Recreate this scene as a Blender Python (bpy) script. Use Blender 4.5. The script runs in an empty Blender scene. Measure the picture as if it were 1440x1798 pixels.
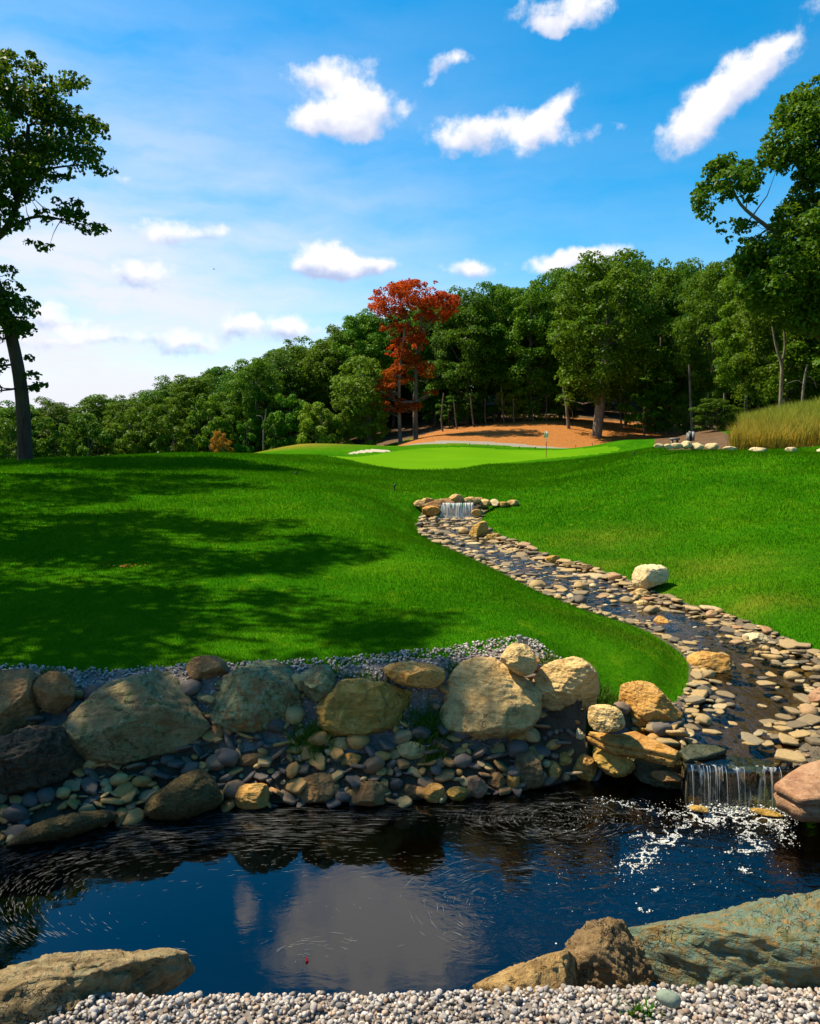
import bpy, bmesh, math, random
import numpy as np
from mathutils import Vector
random.seed(7)
RNG = np.random.default_rng(7)
scene = bpy.context.scene
COL = scene.collection
rad = math.radians

# ------------------------------------------------------------------ camera, sun, sky, exposure
CAM_H, FPX, CX, CY, PITCH = 2.4, 1400.0, 720.0, 899.0, rad(6.48)
cam_d = bpy.data.cameras.new('camera')
cam_d.sensor_fit = 'VERTICAL'; cam_d.sensor_height = 24.0; cam_d.lens = 24.0 * FPX / 1798.0
cam_d.clip_start = 0.05; cam_d.clip_end = 6000
cam = bpy.data.objects.new('camera', cam_d); COL.objects.link(cam)
cam.location = (0, 0, CAM_H); cam.rotation_euler = (rad(90) - PITCH, 0, 0)
scene.camera = cam

SUN_AZ, SUN_EL = rad(69), rad(57)          # azimuth measured from +Y towards -X
sun_dir = Vector((-math.sin(SUN_AZ) * math.cos(SUN_EL), math.cos(SUN_AZ) * math.cos(SUN_EL), math.sin(SUN_EL)))
sun_d = bpy.data.lights.new('sun', 'SUN'); sun_d.energy = 5.0; sun_d.angle = rad(0.5); sun_d.color = (1.0, 0.88, 0.68)
sun = bpy.data.objects.new('sun', sun_d); COL.objects.link(sun)
sun.rotation_euler = (-sun_dir).to_track_quat('-Z', 'Y').to_euler(); sun.location = (-30, 20, 40)

scene.view_settings.view_transform = 'Standard'; scene.view_settings.look = 'None'
scene.view_settings.gamma = 1.0; scene.view_settings.use_curve_mapping = False
scene.view_settings.exposure = 1.0
scene.render.engine = 'CYCLES'
scene.cycles.use_denoising = True
scene.cycles.max_bounces = 8; scene.cycles.transparent_max_bounces = 12
scene.cycles.diffuse_bounces = 3; scene.cycles.glossy_bounces = 3; scene.cycles.transmission_bounces = 4
scene.cycles.caustics_reflective = False; scene.cycles.caustics_refractive = False

# clouds of the sky: (px, py, half width, half height, turn in degrees, weight), px measured in the photograph
CLOUDS = [
    (575, 125, 85, 30, 8, 1.0), (620, 190, 95, 55, 0, 1.2), (548, 210, 45, 30, 0, .8), (625, 235, 40, 22, 0, .7),
    (785, 112, 50, 22, 0, .9), (745, 145, 30, 18, 30, .45),
    (800, 235, 55, 50, 0, 1.0), (880, 225, 75, 38, 8, 1.0), (965, 212, 70, 34, 40, 1.1), (1025, 235, 50, 28, 10, .7), (1085, 218, 30, 12, 0, .4),
    (1215, 215, 75, 50, 25, 1.0), (1290, 150, 90, 48, 35, 1.0), (1355, 105, 55, 30, 30, .9),
    (985, 15, 95, 38, 0, 1.1), (960, 45, 40, 18, 0, .6), (1440, 8, 45, 28, 0, .7),
    (285, 405, 60, 30, 0, .8), (365, 415, 45, 18, 0, .6), (240, 480, 62, 36, 0, 1.1), (212, 308, 24, 12, 0, .6),
    (560, 455, 65, 38, 0, 1.1), (640, 465, 95, 26, 0, 1.0), (590, 470, 90, 22, 0, .8),
    (830, 470, 60, 22, 0, 1.0), (1000, 462, 75, 28, 6, 1.1), (1060, 450, 60, 30, 0, .8),
    (110, 556, 70, 24, 0, .85), (175, 590, 80, 20, 0, .8), (335, 600, 75, 26, 0, 1.05), (412, 572, 46, 26, 0, .9), (500, 580, 80, 32, 0, .9), (45, 600, 50, 16, 0, .55),
    # above the frame, seen mirrored in the pond
    (600, -195, 150, 70, 0, 1.1), (545, -300, 130, 110, -20, 1.2), (700, -270, 150, 100, 0, 1.1), (670, -410, 150, 90, 0, 1.1), (840, -330, 130, 80, 0, .6), (385, -245, 22, 70, -15, .8), (1010, -300, 140, 70, 10, .4), (300, -600, 200, 90, 0, .9), (1100, -640, 240, 110, 0, .9),
]
def build_world():
    w = bpy.data.worlds.new('World'); scene.world = w; w.use_nodes = True
    nt = w.node_tree; N = nt.nodes; L = nt.links; N.clear()
    def node(t, **k):
        n = N.new(t)
        for a, b in k.items(): setattr(n, a, b)
        return n
    def math_(op, a, b=None, clamp=False):
        n = node('ShaderNodeMath', operation=op, use_clamp=clamp)
        for i, v in enumerate((a, b)):
            if v is None: continue
            if isinstance(v, (int, float)): n.inputs[i].default_value = v
            else: L.new(v, n.inputs[i])
        return n.outputs[0]
    out = node('ShaderNodeOutputWorld'); bg = node('ShaderNodeBackground'); bg.inputs[1].default_value = 0.096
    sky = node('ShaderNodeTexSky', sky_type='NISHITA'); sky.sun_disc = False
    sky.sun_elevation = SUN_EL; sky.sun_rotation = -SUN_AZ
    sky.air_density = 1.0; sky.dust_density = .8; sky.ozone_density = 3.0; sky.altitude = 100
    gam = node('ShaderNodeGamma'); gam.inputs[1].default_value = 1.0
    hsv = node('ShaderNodeHueSaturation'); hsv.inputs['Saturation'].default_value = 1.62; hsv.inputs['Hue'].default_value = 0.487
    hsv.inputs['Value'].default_value = 1.0
    L.new(sky.outputs[0], hsv.inputs['Color'])
    tc = node('ShaderNodeTexCoord'); sep = node('ShaderNodeSeparateXYZ'); L.new(tc.outputs['Generated'], sep.inputs[0])
    az = math_('ARCTAN2', sep.outputs[0], sep.outputs[1]); el = math_('ARCSINE', sep.outputs[2])
    comb = node('ShaderNodeCombineXYZ'); L.new(az, comb.inputs[0]); L.new(el, comb.inputs[1])
    uv = comb.outputs[0]
    # wispy distortion of the cloud plane
    n1 = node('ShaderNodeTexNoise'); n1.inputs['Scale'].default_value = 14; n1.inputs['Detail'].default_value = 6; n1.inputs['Roughness'].default_value = .6
    L.new(uv, n1.inputs['Vector'])
    dv = node('ShaderNodeVectorMath', operation='SUBTRACT'); L.new(n1.outputs['Color'], dv.inputs[0]); dv.inputs[1].default_value = (.5, .5, .5)
    ds = node('ShaderNodeVectorMath', operation='SCALE'); L.new(dv.outputs[0], ds.inputs[0]); ds.inputs['Scale'].default_value = .035
    da = node('ShaderNodeVectorMath', operation='ADD'); L.new(uv, da.inputs[0]); L.new(ds.outputs[0], da.inputs[1])
    duv = da.outputs[0]
    total = None; under = None
    for (px, py, hw, hh, rot, wt) in CLOUDS:
        d = pdir(px, py); d = d / np.linalg.norm(d)
        u0, v0 = math.atan2(d[0], d[1]), math.asin(d[2])
        k = 1 / FPX
        c = math.cos(math.atan((py - CY) / FPX)) ** 2
        m = node('ShaderNodeMapping', vector_type='TEXTURE')
        m.inputs['Location'].default_value = (u0, v0, 0); m.inputs['Rotation'].default_value = (0, 0, rad(rot))
        m.inputs['Scale'].default_value = (hw * k * 1.22, hh * k * 1.22 * c, 1)
        L.new(duv, m.inputs['Vector'])
        ln = node('ShaderNodeVectorMath', operation='LENGTH'); L.new(m.outputs[0], ln.inputs[0])
        f = node('ShaderNodeMapRange', interpolation_type='SMOOTHSTEP'); L.new(ln.outputs['Value'], f.inputs[0])
        f.inputs[1].default_value = 1.15; f.inputs[2].default_value = 0.15; f.inputs[3].default_value = 0; f.inputs[4].default_value = wt
        sy = node('ShaderNodeSeparateXYZ'); L.new(m.outputs[0], sy.inputs[0]); fy = math_('MULTIPLY', f.outputs[0], sy.outputs[1])
        total = f.outputs[0] if total is None else math_('ADD', total, f.outputs[0]); under = fy if under is None else math_('ADD', under, fy)
    n2 = node('ShaderNodeTexNoise'); n2.inputs['Scale'].default_value = 30; n2.inputs['Detail'].default_value = 8; n2.inputs['Roughness'].default_value = .62
    L.new(uv, n2.inputs['Vector'])
    n5 = node('ShaderNodeTexNoise'); n5.inputs['Scale'].default_value = 11; n5.inputs['Detail'].default_value = 5; n5.inputs['Roughness'].default_value = .6; L.new(uv, n5.inputs['Vector'])
    tot2 = math_('ADD', math_('MINIMUM', total, 1.35), math_('MULTIPLY', math_('SUBTRACT', n5.outputs[0], .5), 1.9))
    dens = math_('ADD', tot2, math_('MULTIPLY', math_('SUBTRACT', n2.outputs[0], .5), 2.1))
    mr = node('ShaderNodeMapRange', interpolation_type='SMOOTHSTEP'); L.new(dens, mr.inputs[0]); mr.inputs[1].default_value = .25; mr.inputs[2].default_value = 1.2
    gate = node('ShaderNodeMapRange'); L.new(total, gate.inputs[0]); gate.inputs[1].default_value = .02; gate.inputs[2].default_value = .3
    cmask = math_('MULTIPLY', mr.outputs[0], gate.outputs[0], True)
    # bluish undersides: thick part seen just above an edge
    up = node('ShaderNodeVectorMath', operation='ADD'); L.new(uv, up.inputs[0]); up.inputs[1].default_value = (0.0, .004, 0)
    n3 = node('ShaderNodeTexNoise'); n3.inputs['Scale'].default_value = 22; n3.inputs['Detail'].default_value = 4; L.new(up.outputs[0], n3.inputs['Vector'])
    shade = node('ShaderNodeMapRange', interpolation_type='SMOOTHSTEP'); L.new(n3.outputs[0], shade.inputs[0]); shade.inputs[1].default_value = .54; shade.inputs[2].default_value = .74
    rel = math_('DIVIDE', under, math_('ADD', total, .05)); um = node('ShaderNodeMapRange', interpolation_type='SMOOTHSTEP'); L.new(math_('ADD', rel, math_('MULTIPLY', math_('SUBTRACT', n3.outputs[0], .5), 1.6)), um.inputs[0]); um.inputs[1].default_value = .12; um.inputs[2].default_value = -.55
    lowd = node('ShaderNodeMapRange'); L.new(el, lowd.inputs[0]); lowd.inputs[1].default_value = rad(30); lowd.inputs[2].default_value = rad(9); lowd.inputs[3].default_value = .55
    shadeF = math_('MULTIPLY', um.outputs[0], lowd.outputs[0], True)
    cc = node('ShaderNodeMixRGB'); cc.inputs[1].default_value = (5.7, 5.6, 5.7, 1); cc.inputs[2].default_value = (1.7, 2.4, 4.2, 1)
    L.new(math_('MULTIPLY', shadeF, .8), cc.inputs[0])
    # high thin veil, thicker low on the sunny side
    mv = node('ShaderNodeMapping'); mv.inputs['Scale'].default_value = (2.2, 9, 1); L.new(duv, mv.inputs['Vector'])
    n4 = node('ShaderNodeTexNoise'); n4.inputs['Scale'].default_value = 2.0; n4.inputs['Detail'].default_value = 6; n4.inputs['Roughness'].default_value = .55; L.new(mv.outputs[0], n4.inputs['Vector'])
    lowv = node('ShaderNodeMapRange', interpolation_type='SMOOTHSTEP'); L.new(el, lowv.inputs[0]); lowv.inputs[1].default_value = rad(33); lowv.inputs[2].default_value = rad(2)
    side = node('ShaderNodeMapRange', interpolation_type='SMOOTHSTEP'); L.new(az, side.inputs[0]); side.inputs[1].default_value = rad(16); side.inputs[2].default_value = rad(-28); side.inputs[3].default_value = .18; side.inputs[4].default_value = 1.25
    vn = node('ShaderNodeMapRange'); L.new(n4.outputs[0], vn.inputs[0]); vn.inputs[1].default_value = .3; vn.inputs[2].default_value = .6; vn.inputs[3].default_value = .35
    veil = math_('MULTIPLY', math_('MULTIPLY', lowv.outputs[0], side.outputs[0]), vn.outputs[0], True)
    mx1 = node('ShaderNodeMixRGB'); L.new(math_('MULTIPLY', veil, .95, True), mx1.inputs[0]); L.new(hsv.outputs[0], mx1.inputs[1]); mx1.inputs[2].default_value = (4.7, 4.8, 5.4, 1)
    mx2 = node('ShaderNodeMixRGB'); L.new(cmask, mx2.inputs[0]); L.new(mx1.outputs[0], mx2.inputs[1]); L.new(cc.outputs[0], mx2.inputs[2])
    L.new(mx2.outputs[0], bg.inputs[0]); L.new(bg.outputs[0], out.inputs[0])

# ------------------------------------------------------------------ helpers
_F = np.array((0, math.cos(PITCH), -math.sin(PITCH))); _U = np.array((0, math.sin(PITCH), math.cos(PITCH))); _R = np.array((1.0, 0, 0))
CAMP = np.array((0, 0, CAM_H))
def pdir(px, py): return _F + _R * ((px - CX) / FPX) + _U * ((CY - py) / FPX)
def P_z(px, py, z):
    d = pdir(px, py); return CAMP + d * ((z - CAM_H) / d[2])
def P_y(px, py, Y):
    d = pdir(px, py); return CAMP + d * (Y / d[1])
def xy_z(lst, z): return np.array([P_z(a, b, z)[:2] for a, b in lst])

def sstep(a, b, x):
    t = np.clip((x - a) / (b - a), 0, 1); return t * t * (3 - 2 * t)
def _hash(ix, iy, iz, seed):
    h = (ix * 374761393 + iy * 668265263 + iz * 2147483647 + seed * 974634777) & 0xffffffff
    h = ((h ^ (h >> 13)) * 1274126177) & 0xffffffff
    h = h ^ (h >> 16)
    return (h & 0xffff) / 32767.5 - 1.0
def vnoise(p, seed=0):
    p = np.asarray(p, float); i = np.floor(p).astype(np.int64); f = p - i; f = f * f * (3 - 2 * f)
    r = 0
    for dx in (0, 1):
        for dy in (0, 1):
            for dz in (0, 1):
                w = (f[:, 0] if dx else 1 - f[:, 0]) * (f[:, 1] if dy else 1 - f[:, 1]) * (f[:, 2] if dz else 1 - f[:, 2])
                r = r + w * _hash(i[:, 0] + dx, i[:, 1] + dy, i[:, 2] + dz, seed)
    return r
def fbm(p, seed=0, oct=4, gain=.5):
    r = 0; a = 1.0; s = 1.0
    for k in range(oct):
        r = r + a * vnoise(np.asarray(p) * s, seed + k * 17); a *= gain; s *= 2.03
    return r
def fbm2(x, y, seed=0, oct=4):
    return fbm(np.stack([x, y, np.zeros_like(x) + .37], 1), seed, oct)

def mesh_np(name, verts, faces, smooth=True):
    """verts (n,3); faces (m,k) array or list of such arrays"""
    if not isinstance(faces, (list, tuple)): faces = [faces]
    me = bpy.data.meshes.new(name)
    verts = np.asarray(verts, np.float32)
    me.vertices.add(len(verts)); me.vertices.foreach_set('co', verts.ravel())
    loops = np.concatenate([np.asarray(f, np.int32).ravel() for f in faces])
    tot = np.concatenate([np.full(len(f), np.asarray(f).shape[1], np.int32) for f in faces])
    start = np.concatenate([[0], np.cumsum(tot)[:-1]]).astype(np.int32)
    me.loops.add(len(loops)); me.loops.foreach_set('vertex_index', loops)
    me.polygons.add(len(tot)); me.polygons.foreach_set('loop_start', start); me.polygons.foreach_set('loop_total', tot)
    me.update(calc_edges=True); me.validate()
    if smooth: me.polygons.foreach_set('use_smooth', np.ones(len(me.polygons), bool))
    return me
def link(name, me, mat=None, parent=None, loc=None):
    o = bpy.data.objects.new(name, me); COL.objects.link(o)
    if mat is not None and me is not None and not me.materials: me.materials.append(mat)
    if loc is not None: o.location = loc
    if parent is not None: o.parent = parent
    return o
def tag(o, label=None, cat=None, group=None, kind=None):
    if label: o['label'] = label
    if cat: o['category'] = cat
    if group: o['group'] = group
    if kind: o['kind'] = kind
    return o
def empty(name, loc, label, cat, group=None):
    o = bpy.data.objects.new(name, None); COL.objects.link(o); o.location = loc
    return tag(o, label, cat, group)

def ico(sub):
    bm = bmesh.new(); bmesh.ops.create_icosphere(bm, subdivisions=sub, radius=1.0)
    v = np.array([x.co[:] for x in bm.verts]); f = np.array([[q.index for q in p.verts] for p in bm.faces]); bm.free()
    return v, f
ICO = {k: ico(k) for k in (1, 2, 3, 4, 5, 6)}

def tube(points, radii, sides=6):
    P = np.asarray(points, float); n = len(P)
    T = np.gradient(P, axis=0); T /= np.linalg.norm(T, axis=1)[:, None] + 1e-9
    ref = np.array((0.31, 0.95, 0.05)); A = np.cross(T, ref); A /= np.linalg.norm(A, axis=1)[:, None] + 1e-9; B = np.cross(T, A)
    ang = np.arange(sides) / sides * 2 * math.pi
    V = P[:, None, :] + np.asarray(radii)[:, None, None] * (np.cos(ang)[None, :, None] * A[:, None, :] + np.sin(ang)[None, :, None] * B[:, None, :])
    V = V.reshape(-1, 3); F = []
    for i in range(n - 1):
        for j in range(sides):
            a = i * sides + j; b = i * sides + (j + 1) % sides
            F.append((a, b, b + sides, a + sides))
    return V, np.array(F)
def join(parts):
    V = []; F = []; o = 0
    for v, f in parts:
        V.append(v); F.append(np.asarray(f) + o); o += len(v)
    return np.concatenate(V), np.concatenate(F)

def in_poly(x, y, poly):
    r = np.zeros(x.shape, bool); n = len(poly)
    for i in range(n):
        x1, y1 = poly[i]; x2, y2 = poly[(i + 1) % n]
        if y1 == y2: continue
        c = ((y1 > y) != (y2 > y)) & (x < (x2 - x1) * (y - y1) / (y2 - y1) + x1)
        r ^= c
    return r
def d_line(x, y, pl, closed=False):
    d = np.full(x.shape, 1e9); n = len(pl)
    for i in range(n if closed else n - 1):
        a = pl[i]; b = pl[(i + 1) % n]; ab = b - a
        t = np.clip(((x - a[0]) * ab[0] + (y - a[1]) * ab[1]) / (ab @ ab + 1e-12), 0, 1)
        d = np.minimum(d, np.hypot(x - a[0] - t * ab[0], y - a[1] - t * ab[1]))
    return d
def smooth_line(pl, k=4):
    """Catmull-Rom refinement"""
    pl = np.asarray(pl, float); q = np.vstack([2 * pl[0] - pl[1], pl, 2 * pl[-1] - pl[-2]]); out = []
    for i in range(1, len(q) - 2):
        for t in np.arange(k) / k:
            p0, p1, p2, p3 = q[i - 1:i + 3]
            out.append(.5 * (2 * p1 + (p2 - p0) * t + (2 * p0 - 5 * p1 + 4 * p2 - p3) * t * t + (3 * p1 - p0 - 3 * p2 + p3) * t ** 3))
    out.append(pl[-1]); return np.array(out)

build_world()

# ------------------------------------------------------------------ materials
class M:
    """tiny node builder"""
    def __init__(s, name):
        s.m = bpy.data.materials.new(name); s.m.use_nodes = True; s.nt = s.m.node_tree; s.N = s.nt.nodes; s.L = s.nt.links; s.N.clear()
        s.out = s.N.new('ShaderNodeOutputMaterial')
    def n(s, t, inp=None, **k):
        nd = s.N.new(t)
        for a, b in k.items(): setattr(nd, a, b)
        for a, b in (inp or {}).items(): s.set(nd.inputs[a], b)
        return nd
    def set(s, sock, v):
        if isinstance(v, bpy.types.NodeSocket): s.L.new(v, sock)
        elif isinstance(v, tuple) and len(v) == 3 and sock.type == 'RGBA': sock.default_value = (*v, 1)
        else: sock.default_value = v
    def math(s, op, a, b=0.0, clamp=False):
        nd = s.n('ShaderNodeMath', operation=op, use_clamp=clamp); s.set(nd.inputs[0], a); s.set(nd.inputs[1], b); return nd.outputs[0]
    def noise(s, scale, detail=4, rough=.55, vec=None, dist=0.0, out=0):
        nd = s.n('ShaderNodeTexNoise', {'Scale': scale, 'Detail': detail, 'Roughness': rough, 'Distortion': dist})
        if vec is not None: s.L.new(vec, nd.inputs['Vector'])
        return nd.outputs[out]
    def ramp(s, fac, stops, interp='LINEAR'):
        nd = s.n('ShaderNodeValToRGB'); cr = nd.color_ramp; cr.interpolation = interp
        while len(cr.elements) > 1: cr.elements.remove(cr.elements[-1])
        for i, (p, c) in enumerate(stops):
            e = cr.elements[0] if i == 0 else cr.elements.new(p)
            e.position = p; e.color = (*c, 1) if len(c) == 3 else c
        s.L.new(fac, nd.inputs[0]); return nd.outputs[0]
    def mix(s, fac, a, b, mode='MIX'):
        nd = s.n('ShaderNodeMixRGB', blend_type=mode); s.set(nd.inputs[0], fac); s.set(nd.inputs[1], a); s.set(nd.inputs[2], b); return nd.outputs[0]
    def mr(s, v, a, b, c=0.0, d=1.0, smooth=True):
        nd = s.n('ShaderNodeMapRange', interpolation_type='SMOOTHSTEP' if smooth else 'LINEAR')
        for i, q in enumerate((v, a, b, c, d)): s.set(nd.inputs[i], q)
        return nd.outputs[0]
    def bump(s, h, strength=.5, dist=.02, normal=None):
        nd = s.n('ShaderNodeBump', {'Strength': strength, 'Distance': dist, 'Height': h})
        if normal is not None: s.L.new(normal, nd.inputs['Normal'])
        return nd.outputs[0]
    def pos(s): return s.n('ShaderNodeNewGeometry').outputs['Position']
    def obj(s): return s.n('ShaderNodeTexCoord').outputs['Object']
    def rand(s):
        a = s.n('ShaderNodeObjectInfo').outputs['Random']; b = s.n('ShaderNodeNewGeometry').outputs['Random Per Island']
        return s.math('FRACT', s.math('ADD', a, b))
    def principled(s, col, rough=.7, spec=.4, normal=None, **k):
        nd = s.n('ShaderNodeBsdfPrincipled'); s.set(nd.inputs['Base Color'], col); s.set(nd.inputs['Roughness'], rough); s.set(nd.inputs['Specular IOR Level'], spec)
        if normal is not None: s.L.new(normal, nd.inputs['Normal'])
        for a, b in k.items(): s.set(nd.inputs[a.replace('_', ' ')], b)
        return nd.outputs[0]
    def done(s, sh): s.L.new(sh, s.out.inputs[0]); return s.m

def lawn_nodes(m):
    """turf colour shared by the ground sheet and the blades: mottled green, paler dry patches"""
    p = m.pos()
    a = m.noise(.55, 5, .6, p); b = m.noise(3.2, 5, .65, p); c = m.noise(17., 3, .6, p)
    col = m.ramp(a, [(.32, (.018, .108, .001)), (.5, (.031, .142, .0014)), (.68, (.056, .172, .002))])
    col = m.mix(m.mr(b, .52, .72), col, (.085, .19, .003))
    col = m.mix(m.mr(c, .35, .8, 0, .55), col, (.018, .09, .003))
    att = m.n('ShaderNodeAttribute', attribute_name='dry').outputs['Fac']
    dn = m.math('MULTIPLY', att, m.mr(b, .25, .6, .35, 1))
    return m.mix(dn, col, (.26, .17, .025)), b, c
def mat_lawn():
    m = M('mown_turf'); col, b, c = lawn_nodes(m)
    fine = m.noise(120, 3, .7, m.pos())
    col = m.mix(m.mr(fine, .3, .75, 0, .6), col, (.012, .05, .003))
    h = m.math('ADD', fine, c)
    return m.done(m.principled(col, .9, 0.0, m.bump(h, .5, .02)))
def mat_blade():
    m = M('turf_blades'); col, b, c = lawn_nodes(m)
    r = m.n('ShaderNodeNewGeometry').outputs['Random Per Island']
    col = m.mix(m.mr(r, .2, 1, 0, .5, False), col, (.085, .215, .002))
    d = m.principled(col, .8, 0.0); t = m.n('ShaderNodeBsdfTranslucent', {'Color': col}).outputs[0]
    mx = m.n('ShaderNodeMixShader', {0: .4}); m.L.new(d, mx.inputs[1]); m.L.new(t, mx.inputs[2])
    return m.done(mx.outputs[0])
def mat_green():
    m = M('putting_turf'); p = m.pos(); a = m.noise(.35, 4, .5, p); f = m.noise(6, 4, .6, p)
    col = m.ramp(a, [(.3, (.062, .170, .003)), (.7, (.088, .208, .004))]); col = m.mix(m.mr(f, .3, .8, 0, .25), col, (.08, .24, .008))
    return m.done(m.principled(col, .9, 0.0, m.bump(f, .2, .02)))
def mat_simple(name, c1, c2, scale, rough=.85, spec=.2, bump=.6, c3=None, dist=.02):
    m = M(name); p = m.pos(); a = m.noise(scale, 6, .62, p); b = m.noise(scale * 6, 4, .6, p)
    col = m.ramp(a, [(.3, c1), (.7, c2)])
    if c3: col = m.mix(m.mr(b, .5, .7), col, c3)
    return m.done(m.principled(col, rough, spec, m.bump(m.math('ADD', a, b), bump, dist)))
def vivid(c, k=1.35):
    g = sum(c) / 3; q = [max(.004, g + (x - g) * k) for x in c]; q[2] *= .78; return tuple(q)
def mat_rock(name, c1, c2, c3, lichen=None, amt=.5, moss=None, bump=.6, rough=.85, scale=1.0, crack=True):
    m = M(name); c1, c2, c3 = vivid(c1, 1.25), vivid(c2, 1.25), vivid(c3, 1.2); p = m.obj()
    inf = m.n('ShaderNodeObjectInfo'); off = m.n('ShaderNodeVectorMath', operation='ADD'); m.L.new(p, off.inputs[0])
    cmb = m.n('ShaderNodeCombineXYZ'); rs = m.math('MULTIPLY', inf.outputs['Random'], 40.0); m.L.new(rs, cmb.inputs[0]); m.L.new(rs, cmb.inputs[1]); m.L.new(cmb.outputs[0], off.inputs[1])
    q = off.outputs[0]
    big = m.noise(3.0 * scale, 6, .62, q, .6); mid = m.noise(14 * scale, 6, .68, q, .3); fin = m.noise(70 * scale, 4, .7, q)
    st = m.n('ShaderNodeMapping', {'Scale': (1.2, 1.2, 7.0), 'Rotation': (.35, .2, 0)}); m.L.new(q, st.inputs[0])
    strata = m.noise(4.0 * scale, 5, .6, st.outputs[0], .8)
    col = m.ramp(big, [(.28, c1), (.5, c2), (.72, c3)])
    col = m.mix(m.mr(strata, .45, .7, 0, .55), col, tuple(x * .55 for x in c1))
    col = m.mix(m.mr(mid, .35, .7, 0, .6), col, tuple(min(1, x * 1.15 + .02) for x in c3))
    col = m.mix(m.mr(fin, .5, .75, 0, .45), col, tuple(x * .5 for x in c1))
    if lichen:
        l1 = m.noise(7 * scale, 8, .72, q, 1.2); l2 = m.noise(26 * scale, 5, .7, q, .4)
        mask = m.math('MULTIPLY', m.mr(l1, .62 - amt * .3, .68 - amt * .3 + .04), m.mr(l2, .36, .56))
        col = m.mix(mask, col, lichen)
        if moss: col = m.mix(m.math('MULTIPLY', m.mr(l1, .4, .52), m.mr(mid, .5, .62)), col, moss)
    h = m.math('ADD', m.math('MULTIPLY', mid, .8), m.math('MULTIPLY', strata, .7)); h = m.math('ADD', h, m.math('MULTIPLY', fin, .25))
    if crack:
        vo = m.n('ShaderNodeTexVoronoi', {'Scale': 1.7 * scale}, feature='DISTANCE_TO_EDGE'); wq = m.n('ShaderNodeVectorMath', operation='ADD')
        nz = m.noise(5 * scale, 4, .6, q, 0, 1); m.L.new(q, wq.inputs[0]); m.L.new(nz, wq.inputs[1]); m.L.new(wq.outputs[0], vo.inputs['Vector'])
        ck = m.math('MAXIMUM', m.mr(vo.outputs['Distance'], 0, .02), m.mr(m.noise(2.2 * scale, 3, .5, q), .56, .5)); h = m.math('ADD', h, m.math('MULTIPLY', ck, .35))
        col = m.mix(m.math('MULTIPLY', m.math('SUBTRACT', 1.0, ck), .35), col, tuple(x * .35 for x in c1))
    return m.done(m.principled(col, rough, .3, m.bump(h, bump, .03)))
def mat_stones(name, stops, rough=.75, scale=1.0, sat=1.4):
    m = M(name); r = m.rand(); q = m.obj(); a = m.noise(9 * scale, 5, .65, q, .5); f = m.noise(40 * scale, 4, .7, q)
    col = m.ramp(r, [(a_, vivid(c_, sat)) for a_, c_ in stops])
    col = m.mix(m.mr(a, .35, .7, 0, .5), col, (.10, .075, .05)); col = m.mix(m.mr(f, .45, .8, 0, .5), col, m.mix(.5, col, (.6, .5, .38)))
    return m.done(m.principled(col, rough, .4, m.bump(m.math('ADD', a, f), .5, .012)))
def mat_leaf(name, c1, c2, c3, trans=.35, spec=.45):
    m = M(name); r = m.n('ShaderNodeNewGeometry').outputs['Random Per Island']; inf = m.n('ShaderNodeObjectInfo').outputs['Random']
    big = m.noise(.45, 3, .5, m.obj())
    col = m.ramp(r, [(0, c1), (.5, c2), (1, c3)])
    col = m.mix(m.mr(big, .42, .62, 0, .45), col, c3)
    hs = m.n('ShaderNodeHueSaturation', {'Color': col, 'Hue': m.mr(inf, 0, 1, .474, .522, False), 'Value': m.mr(m.math('FRACT', m.math('MULTIPLY', inf, 7.3)), 0, 1, .72, 1.25, False)})
    d = m.principled(hs.outputs[0], .5, spec * .25); t = m.n('ShaderNodeBsdfTranslucent', {'Color': m.mix(.35, hs.outputs[0], (.14, .2, .01)) if c1[0] < c1[1] else hs.outputs[0]}).outputs[0]
    mx = m.n('ShaderNodeMixShader', {0: trans}); m.L.new(d, mx.inputs[1]); m.L.new(t, mx.inputs[2])
    return m.done(mx.outputs[0])
def mat_bark(name, c1, c2):
    m = M(name); q = m.obj(); mp = m.n('ShaderNodeMapping', {'Scale': (6, 6, .8)}); m.L.new(q, mp.inputs[0])
    a = m.noise(3, 6, .65, mp.outputs[0], .4); b = m.noise(1.2, 3, .5, q)
    col = m.mix(m.mr(b, .4, .65, 0, .6), m.ramp(a, [(.35, c1), (.65, c2)]), tuple(x * 1.4 for x in c2))
    return m.done(m.principled(col, .9, .15, m.bump(a, .8, .04)))
def mat_water(name, tint, rip_scale, rip_str, aniso=(1, 1, 1), calm=None, dist=.02, ior=1.65):
    m = M(name); p = m.pos(); mp = m.n('ShaderNodeMapping', {'Scale': aniso}); m.L.new(p, mp.inputs[0])
    a = m.noise(rip_scale, 4, .55, mp.outputs[0], .8); b = m.noise(rip_scale * 3.3, 3, .5, mp.outputs[0], .4)
    h = m.math('ADD', a, m.math('MULTIPLY', b, .4)); st = rip_str
    if calm:                                     # rougher towards the falls
        dv = m.n('ShaderNodeVectorMath', operation='DISTANCE'); m.L.new(p, dv.inputs[0]); dv.inputs[1].default_value = calm
        st = m.mr(dv.outputs['Value'], .3, 2.4, rip_str, rip_str * .035)
    bp = m.n('ShaderNodeBump', {'Distance': dist, 'Height': h}); m.set(bp.inputs['Strength'], st)
    fr = m.n('ShaderNodeFresnel', {'IOR': ior}); m.L.new(bp.outputs[0], fr.inputs['Normal'])
    gl = m.n('ShaderNodeBsdfGlossy', {'Color': (1, 1, 1, 1), 'Roughness': .015}); m.L.new(bp.outputs[0], gl.inputs['Normal'])
    tr = m.n('ShaderNodeBsdfTransparent', {'Color': (*tint, 1)})
    mx = m.n('ShaderNodeMixShader'); m.L.new(fr.outputs[0], mx.inputs[0]); m.L.new(tr.outputs[0], mx.inputs[1]); m.L.new(gl.outputs[0], mx.inputs[2])
    return m.done(mx.outputs[0])

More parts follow.
